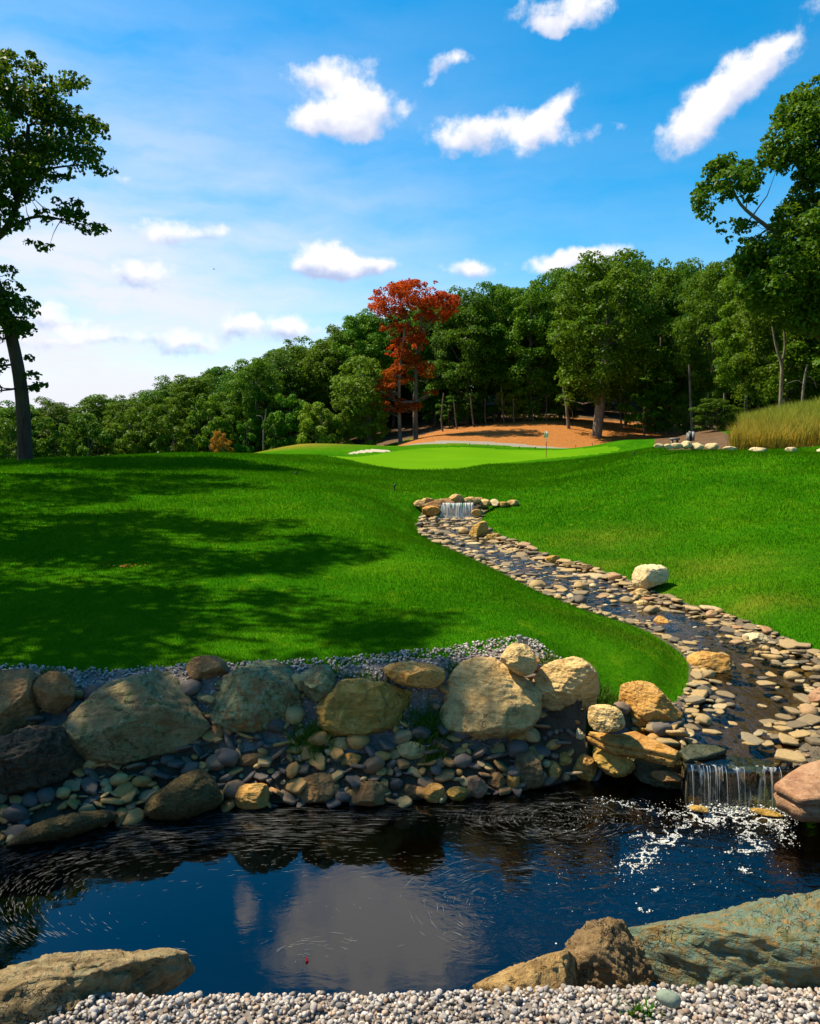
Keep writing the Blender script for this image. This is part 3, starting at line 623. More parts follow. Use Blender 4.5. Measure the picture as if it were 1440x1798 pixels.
# ledges and rocks at the weir
def slab(name, top, thick, label, mat, cat, seed, group=None, droop=0.0):
    """a broken flag of stone: top outline in world XYZ, thickness, chipped edge"""
    top = np.array(top, float); rs = np.random.default_rng(seed); c = top.mean(0)
    fine = smooth_line(np.vstack([top, top[:1]]), 1)[:-1]
    L = []
    for i in range(len(fine)):
        a, b = fine[i], fine[(i + 1) % len(fine)]
        for t in np.arange(6) / 6: L.append(a + (b - a) * t)
    L = np.array(L); nL = len(L); dirs = L - c; dirs[:, 2] = 0; dirs /= np.linalg.norm(dirs, axis=1)[:, None]
    rings = []; prof = [(.0, -.97, .5), (.0, -.5, 1.0), (.0, 0, 1.0)]
    jit = lambda s: dirs * (rs.uniform(-s, s, nL))[:, None]
    rings.append(c + (L - c) * .35); rings.append(c + (L - c) * .75); rings.append(c + (L - c) * .985)
    rings.append(L + jit(.006) - np.array((0, 0, thick * .06))); rings.append(L + jit(.006) + dirs * .002 - np.array((0, 0, thick * .30))); rings.append(L + jit(.008) - dirs * .022 - np.array((0, 0, thick * .36)))
    rings.append(L + jit(.012) + dirs * .006 - np.array((0, 0, thick * .46))); rings.append(L + jit(.012) - dirs * .004 - np.array((0, 0, thick * .74))); rings.append(L - dirs * .015 + jit(.01) - np.array((0, 0, thick)))
    rings[1][:, 2] += rs.normal(0, .004, nL); rings[0][:, 2] += rs.normal(0, .004, nL)
    V = np.concatenate(rings + [[c], [c - np.array((0, 0, thick))]]); F = []
    for k in range(len(rings) - 1):
        for i in range(nL): F.append((k * nL + i, (k + 1) * nL + i, (k + 1) * nL + (i + 1) % nL, k * nL + (i + 1) % nL))
    F = np.array(F); T = np.array([(len(V) - 2, i, (i + 1) % nL) for i in range(nL)] + [(len(V) - 1, (len(rings) - 1) * nL + (i + 1) % nL, (len(rings) - 1) * nL + i) for i in range(nL)])
    zb = c[2] - thick; me = mesh_np(name, V - np.array((c[0], c[1], zb)), [F, T], smooth=False)
    bm = bmesh.new(); bm.from_mesh(me); bmesh.ops.recalc_face_normals(bm, faces=bm.faces[:]); bm.to_mesh(me); bm.free()
    return tag(link(name, me, mat, loc=(c[0], c[1], zb)), label, cat, group)
slab('stone_ledge', [P_z(1034, 1284, .33), P_z(1085, 1289, .335), P_z(1115, 1283, .345), P_z(1160, 1303, .33), P_z(1191, 1318, .30), P_z(1187, 1326, .29), P_z(1130, 1313, .30), P_z(1072, 1304, .31)], .085, 'long orange stone ledge slanting down towards the waterfall', ORANGE, 'stone slab', 3)
slab('stone_ledge', [P_z(1193, 1318, .29), P_z(1210, 1306, .30), P_z(1255, 1308, .295), P_z(1276, 1316, .285), P_z(1240, 1328, .275), P_z(1205, 1334, .27)], .09, 'dark wet wedge of stone at the left end of the waterfall lip', WETDARK, 'stone slab', 5)
slab('stone_ledge', [P_z(1360, 1376, .27), P_z(1385, 1357, .29), P_z(1408, 1343, .30), P_z(1450, 1330, .30), P_z(1530, 1330, .30), P_z(1540, 1395, .27), P_z(1500, 1402, .26), P_z(1408, 1402, .26)], .15, 'thick reddish flat slab to the right of the waterfall', PINK, 'stone slab', 7)
boulder([(1040, 1305), (1070, 1315), (1110, 1335), (1112, 1350), (1088, 1366), (1062, 1358), (1042, 1335)], 'yellow chipped rock propping up the orange ledge', YELLOW, Y=5.12, depth=.12, facets=6, rough=.08)
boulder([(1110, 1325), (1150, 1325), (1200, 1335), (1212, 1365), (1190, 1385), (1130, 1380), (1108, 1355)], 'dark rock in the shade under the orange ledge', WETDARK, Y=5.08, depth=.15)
boulder(ell(1172, 1363, 55, 22), 'low orange stone at the waterline under the ledge', BROWN, name='stone', cat='stone', Y=4.93, depth=.07)
boulder([(1205, 1344), (1240, 1330), (1300, 1322), (1370, 1330), (1400, 1360), (1385, 1440), (1300, 1450), (1215, 1440)], 'broad mossy dark rock that the water spills over at the weir', mat_rock('rock_mossy_wet', (.02, .03, .012), (.045, .065, .022), (.08, .10, .035), None, bump=.9, rough=.3), name='weir_rock', cat='rock', Y=4.98, depth=.19, facets=2, power=.6, rough=.02)
for (cx, cy, w, h, lb) in [(1228, 1420, 34, 14, 'small pale stone at the left foot of the waterfall'), (1345, 1427, 60, 16, 'flat ochre stone at the right foot of the waterfall')]:
    boulder(ell(cx, cy, w, h), lb, YELLOW, name='stone', cat='stone', Y=4.66, depth=.05, sub=4)

# the row of rocks standing in the edge of the pond
G2 = 'rocks along the waterline of the pond'
edge = [([(413, 1390), (418, 1378), (440, 1374), (468, 1378), (473, 1400), (468, 1418), (440, 1422), (416, 1416)], 'squarish orange rock at the waterline right of the gritty hump', ORANGE),
    ([(515, 1378), (540, 1362), (575, 1354), (596, 1360), (601, 1385), (592, 1408), (550, 1410), (520, 1404)], 'wedge-shaped brown rock with a sloping top at the waterline', BROWN),
    (ell(651, 1394, 82, 48, n=9), 'broad domed brown rock at the waterline, widest of the row', BROWN),
    (ell(717, 1392, 52, 30, n=9), 'dark ochre rock in the water between two domed ones', DARKTAN),
    (ell(763, 1393, 38, 38, n=8), 'small angular orange rock at the waterline below the largest tan boulder', ORANGE),
    (ell(805, 1394, 42, 28, n=9), 'low rounded yellowish rock in the water', YELLOW),
    (ell(839, 1383, 38, 38, n=7), 'wedge of reddish rock standing at the waterline', PINK),
    (ell(872, 1372, 34, 36, n=7), 'blocky rusty rock at the waterline left of a thin ochre one', BROWN),
    (ell(903, 1370, 28, 40, n=7), 'thin upright ochre rock at the waterline', ORANGE),
    ([(903, 1345), (908, 1325), (925, 1315), (942, 1320), (952, 1345), (955, 1375), (930, 1385), (908, 1378)], 'tall tapering olive brown rock standing at the waterline', DARKTAN),
    (ell(1027, 1347, 42, 48, n=10), 'smooth egg-shaped orange stone at the right end of the waterline row', ORANGE),
    (ell(972, 1352, 30, 36, n=8), 'chipped orange stone left of a smooth yellow one', ORANGE),
    (ell(991, 1332, 29, 26, n=10), 'smooth yellow oval stone on the pile by the ledge', YELLOW),
    (ell(910, 1297, 34, 30, n=10), 'smooth round orange stone below the right flank of the largest tan boulder', ORANGE),
    (ell(1020, 1290, 18, 26, n=10), 'small pale egg standing beside the orange ledge', PALE),
    (ell(725, 1317, 56, 32, n=9), 'tan rock in the middle of the stone pile below the weeds', TAN),
    (ell(773, 1310, 48, 30, n=8), 'dark grey rock in the stone pile left of the largest tan boulder', DARK),
    (ell(615, 1333, 46, 22, n=8), 'low orange rock in the stone pile below the yellow boulder', ORANGE),
    (ell(441, 1334, 62, 24, n=7), 'flat brown slab stone on the pile below the lichen boulder', BROWN),
    (ell(387, 1283, 36, 32, n=10), 'round mottled cobble between the grey and the lichen boulders', BROWN),
    (ell(113, 1277, 26, 18, n=9), 'small bright orange cobble wedged between dark boulders at the left', ORANGE),
    (ell(600, 1306, 54, 24, n=8), 'flat tan stone leaning at the foot of the yellow boulder', TAN)]
for o, lb, mt in edge:
    cyb = max(q[1] for q in o); boulder(o, lb, mt, name='stone', cat='rock', sub=5, facets=8, rough=.055, group=G2, back=.4)
boulder([(255, 1425), (262, 1395), (295, 1375), (330, 1356), (352, 1352), (375, 1375), (388, 1415), (370, 1432), (300, 1440)], 'hump of yellow grit and small gravel rising out of the pond edge', GRIT, name='gritty_hump', cat='rock', depth=.2, facets=0, rough=.05)
boulder([(20, 1470), (50, 1440), (100, 1428), (170, 1430), (200, 1445), (190, 1462), (110, 1475)], 'low gritty hump half under water at the left', GRIT, name='gritty_hump', cat='rock', depth=.2, facets=0, rough=.04)

# rocks in and beside the stream
G3 = 'boulders in and beside the stream'
st = [([(1110, 1020), (1113, 1000), (1135, 990), (1160, 990), (1171, 1002), (1170, 1020), (1150, 1030), (1130, 1040), (1114, 1038)], 'large pale white-topped boulder on the right bank in mid stream', PALE, .2),
    ([(1207, 1160), (1215, 1146), (1250, 1142), (1278, 1145), (1283, 1165), (1275, 1182), (1240, 1180), (1212, 1172)], 'flat-topped rough orange rock at the tip of the left lawn', ORANGE, .14),
    (ell(1328, 1122, 46, 26, n=9), 'pale yellow oval boulder at the edge of the right stone bank', PALE, .1),
    ([(1143, 1100), (1150, 1086), (1160, 1080), (1176, 1092), (1179, 1104), (1160, 1110)], 'small pointed brown rock standing in the middle of the water', ORANGE, .07),
    (ell(1126, 1064, 30, 22, n=7), 'tan rock in the water below the large pale boulder', TAN, .08),
    (ell(1127, 1043, 30, 20, n=7), 'small tan rock touching the foot of the large pale boulder', TAN, .07),
    (ell(1062, 1069, 30, 17, n=8), 'pale rounded stone at the left edge of the stream', PALE, .07),
    ([(822, 945), (828, 928), (840, 917), (853, 915), (858, 930), (857, 945), (838, 950)], 'upright fin-shaped yellow boulder below the upper waterfall', YELLOW, .16),
    (ell(866, 945, 26, 17, n=9), 'domed yellow stone just below the fin-shaped boulder', YELLOW, .1),
    (ell(845, 978, 26, 11, n=9), 'low yellow stone at the left edge of the upper stream', YELLOW, .1),
    (ell(927, 1004, 26, 14, n=9), 'rounded orange-brown stone at the left edge of the upper stream', PINK, .1),
    (ell(981, 1030, 32, 16, n=9), 'tan stone at the left edge halfway down the stream', TAN, .1),
    (ell(971, 982, 28, 15, n=9), 'mossy yellow stone on the right edge of the upper stream', YELLOW, .1),
    (ell(1001, 992, 30, 14, n=7), 'squarish grey stone on the right edge next to a mossy yellow one', GREY, .1),
    (ell(1032, 998, 22, 14, n=8), 'dark olive stone on the right edge of the stream below the grey one', DARKTAN, .1),
    (ell(1235, 1111, 20, 13, n=7), 'small grey stone alone in the water of the lower stream', GREY, .05),
    ([(1420, 1235), (1424, 1215), (1440, 1203), (1462, 1206), (1475, 1230), (1465, 1258), (1435, 1258)], 'smooth pink boulder cut by the right edge beside the lower stream', PINK, .12)]
for o, lb, mt, dp in st: boulder(o, lb, mt, cat='rock', depth=dp, sub=5, facets=7, rough=.07, group=G3)

# the upper waterfall's rocks
G4 = 'rocks around the upper waterfall'
up = [(ell(737, 884, 22, 14), 'pale block at the left end of the upper waterfall', TAN, 16.1), (ell(752, 880, 26, 12), 'small tan rock second from the left above the upper waterfall', TAN, 16.3),
    ([(740, 886), (770, 878), (795, 874), (800, 884), (770, 890), (745, 892)], 'flat brown capstone left over the upper waterfall', BROWN, 15.9), (ell(757, 897, 34, 20), 'rusty rock under the flat brown capstone', ORANGE, 15.7),
    ([(782, 884), (790, 873), (800, 867), (812, 872), (818, 884)], 'peaked tan capstone over the middle of the upper waterfall', TAN, 16.0), (ell(828, 879, 34, 14), 'tan capstone right over the upper waterfall', TAN, 16.0),
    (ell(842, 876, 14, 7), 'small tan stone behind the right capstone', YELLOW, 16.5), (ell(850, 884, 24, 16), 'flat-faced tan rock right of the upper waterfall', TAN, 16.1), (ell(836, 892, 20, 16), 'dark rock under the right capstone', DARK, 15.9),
    (ell(838, 900, 22, 12), 'orange rock at the right foot of the upper waterfall', ORANGE, 15.5), (ell(868, 883, 18, 14), 'small bluish white rock right of the upper waterfall', PALE, 16.2), (ell(884, 886, 24, 11), 'yellow rock right of the bluish white one', YELLOW, 16.2), (ell(901, 883, 22, 12), 'tan rock at the far right end of the upper waterfall', TAN, 16.3)]
for o, lb, mt, Y in up: boulder(o, lb, mt, cat='rock', Y=Y, depth=.22, sub=4, facets=7, rough=.07, group=G4)

# boulders on the crest of the right lawn
for i, (cx, cy, w, h, lb) in enumerate([(1157, 783, 18, 9, 'first small pale boulder at the left end of the crest row'), (1174, 784, 20, 10, 'second pale boulder from the left in the crest row'), (1188, 783, 22, 12, 'low pale boulder in the crest row beside the leaning third'), (1205, 781, 20, 16, 'roundest pale boulder in the middle of the crest row'),
        (1224, 784, 26, 15, 'pink and white boulder right of the roundest one on the crest'), (1250, 784, 24, 14, 'last white boulder of the crest row before the tall grass'), (1282, 787, 26, 8, 'low flat boulder at the corner of the tall grass'), (1331, 790, 30, 11, 'lone pale boulder in front of the tall grass'), (1389, 790, 22, 11, 'small pale boulder below the tall grass near the right edge'), (1445, 791, 22, 10, 'boulder below the tall grass cut by the right edge')]):
    boulder(ell(cx, cy, w, h), lb, PALE, Y=21.2 if cx < 1270 else 20.5, depth=.16, sub=3, facets=3, group='pale boulders on the crest of the right lawn')

# big rocks in the foreground
boulder([(-80, 1690), (-40, 1662), (0, 1655), (60, 1654), (130, 1658), (200, 1672), (270, 1690), (318, 1708), (338, 1735), (330, 1775), (250, 1810), (100, 1830), (0, 1830), (-80, 1800)], 'long low boulder at the bottom left corner among white pebbles', mat_rock('rock_front', (.085, .06, .034), (.18, .125, .07), (.32, .25, .17), (.16, .17, .09), .3, bump=1.2, scale=1.5), sub=6, Y=2.56, depth=.22, facets=5, rough=.08)
boulder([(985, 1700), (992, 1660), (1015, 1630), (1050, 1610), (1082, 1606), (1115, 1625), (1140, 1655), (1150, 1690), (1120, 1740), (1050, 1770), (990, 1765)], 'dark rough peaked rock at the near pond edge beside the big lichen slab', DARKTAN, sub=6, Y=2.74, depth=.15, facets=6, rough=.09)
boulder([(830, 1742), (870, 1718), (920, 1692), (965, 1668), (1000, 1660), (1012, 1690), (1008, 1750), (940, 1790), (860, 1785)], 'sloping tan rock leaning against the dark peaked one', mat_rock('rock_front_tan', (.14, .085, .04), (.24, .15, .075), (.36, .25, .14), bump=1.2, scale=1.4), sub=6, Y=2.60, depth=.15, facets=4, rough=.06)
boulder([(1068, 1730), (1110, 1698), (1180, 1662), (1260, 1618), (1340, 1572), (1400, 1540), (1450, 1520), (1560, 1530), (1620, 1680), (1580, 1790), (1400, 1815), (1200, 1800), (1095, 1770)], 'huge sloping boulder with green lichen in the bottom right corner', LICHEN2, sub=6, Y=2.72, depth=.26, facets=4, rough=.06, power=.75)
boulder(ell(1174, 1753, 42, 34), 'smooth blue-grey stone resting on the pebbles before the big lichen boulder', BLUE, name='stone', cat='stone', Y=2.22, depth=.03, sub=4, facets=0, rough=.01)

# ------------------------------------------------------------------ loose stones: shared shapes, one object per stone
BANKST = mat_stones('bank_stones', [(0, (.055, .052, .06)), (.26, (.115, .095, .095)), (.44, (.21, .14, .10)), (.55, (.36, .19, .08)), (.72, (.47, .26, .10)), (.85, (.54, .38, .20)), (1, (.28, .21, .14))], sat=1.22)
def clear_of_rocks(x, y, k=.86):
    ok = np.ones(len(x), bool)
    for a, b, rx, ry in FOOT: ok &= ((x - a) / (rx * .74)) ** 2 + ((y - b) / (ry * (.62 if rx > .15 else .9))) ** 2 > 1
    return ok
STREAMST = mat_stones('stream_stones', [(0, (.06, .05, .038)), (.2, (.15, .115, .075)), (.45, (.30, .225, .14)), (.65, (.38, .27, .15)), (.8, (.20, .165, .12)), (.92, (.46, .38, .27)), (1, (.30, .17, .10))], rough=.6)
PEBST = mat_stones('pebbles', [(0, (.46, .43, .50)), (.2, (.28, .26, .31)), (.4, (.52, .46, .50)), (.54, (.17, .165, .20)), (.68, (.44, .32, .29)), (.82, (.58, .54, .64)), (.92, (.30, .185, .14)), (1, (.12, .105, .115))], rough=.55, scale=2.5, sat=1.0)
def slate_mesh(seed, sub=3):
    rs = np.random.default_rng(seed); v, f = ICO[sub]; k = rs.integers(4, 7); a = np.sort((np.arange(k) + rs.uniform(-.3, .3, k)) / k * 2 * math.pi)
    t = np.arctan2(v[:, 1], v[:, 0]); R = np.full(len(v), 9.)
    for q in a: c = np.cos(t - q); R = np.minimum(R, np.where(c > .05, rs.uniform(.72, .95) / np.maximum(c, .05), 9))
    R = np.minimum(R, 1.2); s = np.hypot(v[:, 0], v[:, 1]) ** .4
    p = np.stack([np.cos(t) * R * s, np.sin(t) * R * s * rs.uniform(.55, .85), np.sign(v[:, 2]) * np.abs(v[:, 2]) ** .45 * rs.uniform(.11, .21)], 1)
    p[:, 2] += p[:, 0] * rs.uniform(-.06, .06) + fbm(p * 2 + seed, seed, 2) * .035; p[:, :2] *= (1 + fbm(p * 2.5, seed + 3, 2) * .05)[:, None]
    return p, f
def cobble_mesh(seed, sub=3, fl=.62):
    rs = np.random.default_rng(seed); v, f = ICO[sub]; p = v * np.array((1, rs.uniform(.65, .9), fl * rs.uniform(.8, 1.15)))
    for _ in range(5):
        nn = rs.normal(size=3); nn /= np.linalg.norm(nn); dd = p @ nn; h = dd.max() * rs.uniform(.75, .92); p = p - np.maximum(0, dd - h)[:, None] * nn * .8
    return p + v * (fbm(v * 1.7 + seed, seed, 3) * .09)[:, None], f
SLATE = [slate_mesh(100 + i) for i in range(9)]; COB = [cobble_mesh(200 + i) for i in range(9)]
SLATE_LO = [slate_mesh(100 + i, 2) for i in range(9)]; COB_LO = [cobble_mesh(200 + i, 2) for i in range(9)]
def scatter(xs, ys, rs_, overlap):
    """dart throwing: keep a stone unless it sits too deep in one already kept"""
    keep = []; cell = {}; cs = .25
    for i in range(len(xs)):
        x, y, r = xs[i], ys[i], rs_[i]; cx, cy = int(x // cs), int(y // cs); ok = True
        for a in (-1, 0, 1):
            for b in (-1, 0, 1):
                for j in cell.get((cx + a, cy + b), ()):
                    if (x - xs[j]) ** 2 + (y - ys[j]) ** 2 < (overlap * (r + rs_[j])) ** 2: ok = False; break
                if not ok: break
            if not ok: break
        if ok: keep.append(i); cell.setdefault((cx, cy), []).append(i)
    return np.array(keep, int)
def rotm(yaw, tx, ty):
    from mathutils import Euler
    return np.array(Euler((tx, ty, yaw)).to_matrix())
def lay_stones(items, parent, mat, name, limit=300):
    """items: (x, y, z, size, yaw, tilt x, tilt y, kind, shape index); the largest in the picture become single children"""
    items = sorted(items, key=lambda q: -q[3] / math.hypot(q[0], q[1]))
    meshes = {}; rest = []
    for k, (x, y, z, s, yaw, tx, ty, kind, i) in enumerate(items):
        if k < limit:
            if (kind, i) not in meshes:
                v, f = (SLATE if kind == 's' else COB)[i]; meshes[kind, i] = mesh_np(name, v, f); meshes[kind, i].materials.append(mat)
            o = link(name, meshes[kind, i], None, parent, (x, y, z)); o.rotation_euler = (tx, ty, yaw); o.scale = (s, s, s)
        else:
            v, f = (SLATE_LO if kind == 's' else COB_LO)[i]; rest.append((v * s @ rotm(yaw, tx, ty).T + np.array((x, y, z)), f))
    if rest:
        V, F = join(rest); tag(link(name + '_remainder', mesh_np(name, V, F), mat, parent), kind='stuff')

# stream stones: stacked along both edges, scattered in the channel
R2 = np.random.default_rng(21)
n = 16000; u = R2.uniform(0, 1, n); Yc = np.exp(R2.uniform(math.log(4.85), math.log(15.6), n)); X0 = R2.uniform(-1, 4.2, n)
inside = in_poly(X0, Yc, stream_poly); ds = d_line(X0, Yc, stream_poly, True); dR = d_line(X0, Yc, sr); dL = d_line(X0, Yc, sl)
beltR = np.interp(Yc, [4.8, 6, 7, 8, 10, 16], [.32, .50, .42, .26, .22, .3]); beltL = np.interp(Yc, [4.8, 5.4, 6.1, 6.6, 7.5, 9, 16], [.05, .25, .22, .08, .12, .2, .3])
pr = np.where((dR < beltR) | (dL < beltL), 1.0, np.interp(Yc, [4.8, 5.5, 7, 8.2, 9.5, 16], [.05, .06, .05, .12, .35, .45]))
ok = (inside | ((ds < .05) & (Yc > 5.4))) & (R2.uniform(0, 1, n) < pr) & (zat(X0, Yc) > .1) & clear_of_rocks(X0, Yc) & ~((Yc < 5.12) & (X0 > 1.68) & (X0 < 2.42))
X0, Yc, dR, dL = X0[ok], Yc[ok], dR[ok], dL[ok]; sz = R2.choice([.028, .042, .056, .075, .10], len(X0), p=[.30, .32, .23, .11, .04]) * R2.uniform(.85, 1.15, len(X0)) * np.interp(Yc, [5, 10, 16], [.92, 1.15, 1.35])
o = np.argsort(-sz); X0, Yc, sz = X0[o], Yc[o], sz[o]; kp = scatter(X0, Yc, sz, .55)
items = []
for i in kp:
    x, y, s = X0[i], Yc[i], sz[i]; g = zat1(x, y); edge_ = g > float(zw(y)) - .045; kind = 's' if R2.random() < .9 else 'c'
    z = max(g, float(zw(y)) - s * .16 - (.0 if R2.random() < .75 else .03)) + s * (.12 if kind == 's' else .25) + (R2.uniform(0, .02) if edge_ else 0)
    items.append((x, y, z, s, R2.uniform(0, 6.28), R2.normal(0, .10), R2.normal(0, .10), kind, int(R2.integers(0, 9))))
lay_stones(items, SETTING['stream_bed'], STREAMST, 'stone')
print('stream stones', len(items))

# bank stones
n = 26000; X0 = R2.uniform(-3.3, 2.0, n); Yc = R2.uniform(3.6, 6.0, n); ib = in_poly(X0, Yc, bank_poly); dp = d_line(X0, Yc, pond_poly, True); de = d_line(X0, Yc, lawn_edge); tt = dp / (dp + de)
ok = ib & (tt < np.where(X0 > .55, .96, .76)) & ~(in_poly(X0, Yc, strip_poly) & (tt > .8)) & clear_of_rocks(X0, Yc); X0, Yc, tt, dp = X0[ok], Yc[ok], tt[ok], dp[ok]
sz = R2.choice([.024, .034, .047, .062, .08], len(X0), p=[.26, .3, .25, .14, .05]) * R2.uniform(.85, 1.15, len(X0))
o = np.argsort(-sz); X0, Yc, sz, tt = X0[o], Yc[o], sz[o], tt[o]; kp = scatter(X0, Yc, sz, .46); items = []
for i in kp:
    x, y, s = X0[i], Yc[i], sz[i]; kind = 's' if R2.random() < .74 else 'c'
    items.append((x, y, max(zat1(x, y), -.02) + s * (.22 if kind == 's' else .3) + R2.uniform(0, .03), s, R2.uniform(0, 6.28), R2.normal(.25, .28), R2.normal(0, .28), kind, int(R2.integers(0, 9))))
lay_stones(items, SETTING['pond_bank'], BANKST, 'stone')
print('bank stones', len(items))

# pebbles: the shore under the camera, and the strip behind the boulders
def pebble_mass(x, y, s, lift, seed, lo):
    rs = np.random.default_rng(seed); base = [cobble_mesh(300 + i, 1 if lo else 2, .68) for i in range(12)]; n = len(x); z = zat(x, y) + lift
    Vs, Fs = [], []; off = 0; which = rs.integers(0, 12, n)
    for k in range(12):
        q = np.where(which == k)[0]; v, f = base[k]
        if not len(q): continue
        yaw = rs.uniform(0, 6.28, len(q)); a = rs.normal(0, .45, len(q)); b = rs.normal(0, .3, len(q))
        ca, sa, cb, sb, cy, sy = np.cos(a), np.sin(a), np.cos(b), np.sin(b), np.cos(yaw), np.sin(yaw)
        X = v[None, :, 0]; Yv = v[None, :, 1] * ca[:, None] - v[None, :, 2] * sa[:, None]; Z = v[None, :, 1] * sa[:, None] + v[None, :, 2] * ca[:, None]
        X2 = X * cb[:, None] + Z * sb[:, None]; Z2 = -X * sb[:, None] + Z * cb[:, None]; X3 = X2 * cy[:, None] - Yv * sy[:, None]; Y3 = X2 * sy[:, None] + Yv * cy[:, None]
        V = np.stack([X3, Y3, Z2], 2) * s[q][:, None, None] + np.stack([x[q], y[q], z[q]], 1)[:, None, :]
        Vs.append(V.reshape(-1, 3)); Fs.append((f[None] + (np.arange(len(q)) * len(v))[:, None, None] + off).reshape(-1, 3)); off += len(q) * len(v)
    return np.concatenate(Vs), np.concatenate(Fs)
n = 16500; x = R2.uniform(-1.9, 1.9, n); y = R2.uniform(1.95, 2.86, n); ok = ~in_poly(x, y, pond_poly) & (d_line(x, y, pond_poly, True) > .02); x, y = x[ok], y[ok]
s = R2.choice([.007, .009, .0112, .0145], len(x), p=[.3, .36, .26, .08]) * R2.uniform(.85, 1.15, len(x)); lift = np.where(R2.random(len(x)) < .55, .004, R2.uniform(.008, .024, len(x)))
dist = np.hypot(x, y - 0) ; vis = (y > 2.1) & (np.abs(x) < y * .53) & (lift > .008); sc_ = np.where(vis, s / dist, 0); top = np.argsort(-sc_)[:300]; mask = np.ones(len(x), bool); mask[top] = False
V, F = pebble_mass(x[mask], y[mask], s[mask], lift[mask], 5, False); tag(link('pebbles', mesh_np('pebbles', V, F), PEBST, SETTING['gravel_bed']), kind='stuff')
pm = [mesh_np('pebble', *cobble_mesh(300 + i, 2, .68)) for i in range(12)]
for m_ in pm: m_.materials.append(PEBST)
for i in top:
    o = link('pebble', pm[int(R2.integers(0, 12))], None, SETTING['gravel_bed'], (x[i], y[i], zat1(x[i], y[i]) + lift[i])); o.scale = (s[i] * 1.05,) * 3; o.rotation_euler = (R2.normal(0, .4), R2.normal(0, .3), R2.uniform(0, 6.28))
n = 9000; x = R2.uniform(-3.6, 2.0, n); y = R2.uniform(5.2, 6.15, n); ok = in_poly(x, y, strip_poly) & (d_line(x, y, pond_poly, True) > .25); x, y = x[ok], y[ok]
V, F = pebble_mass(x, y, R2.uniform(.009, .017, len(x)), R2.uniform(0, .018, len(x)), 6, True); tag(link('pebbles', mesh_np('pebbles', V, F), PEBST, SETTING['gravel_strip']), kind='stuff')

# ------------------------------------------------------------------ falling water and foam
def mat_falls(name, scale, cover):
    m = M(name); p = m.pos(); mp = m.n('ShaderNodeMapping', {'Scale': (scale, scale, scale * .05)}); m.L.new(p, mp.inputs[0])
    a = m.noise(1.0, 4, .6, mp.outputs[0], .2); k = m.mr(a, .62 - cover * .35, .80 - cover * .35)
    d = m.principled((.70, .74, .72), .3, .5, m.bump(a, .6, .02)); t = m.n('ShaderNodeBsdfTranslucent', {'Color': (.8, .86, .88, 1)}).outputs[0]
    w = m.n('ShaderNodeMixShader', {0: .4}); m.L.new(d, w.inputs[1]); m.L.new(t, w.inputs[2])
    gl = m.n('ShaderNodeBsdfGlossy', {'Roughness': .08}).outputs[0]; tr = m.n('ShaderNodeBsdfTransparent', {'Color': (.75, .8, .74, 1)}).outputs[0]
    g = m.n('ShaderNodeMixShader', {0: .10}); m.L.new(tr, g.inputs[1]); m.L.new(gl, g.inputs[2])
    mx = m.n('ShaderNodeMixShader'); m.L.new(k, mx.inputs[0]); m.L.new(g.outputs[0], mx.inputs[1]); m.L.new(w.outputs[0], mx.inputs[2]); return m.done(mx.outputs[0])
mf = M('foam'); FOAM = mf.done(mf.principled((.50, .50, .46), .6, .3))
mf = M('scum_flecks'); FLECK = mf.done(mf.principled((.24, .25, .23), .6, .3))
def blobs(pos, rx, rz, sub=1, seed=3):
    rs = np.random.default_rng(seed); v, f = ICO[sub]; n = len(pos); v = v * np.array((1, 1, 1))
    V = v[None] * np.stack([rx, rx * rs.uniform(.7, 1.2, n), rz], 1)[:, None, :] + pos[:, None, :]
    return V.reshape(-1, 3), (f[None] + (np.arange(n) * len(v))[:, None, None]).reshape(-1, 3)
RF = np.random.default_rng(77)
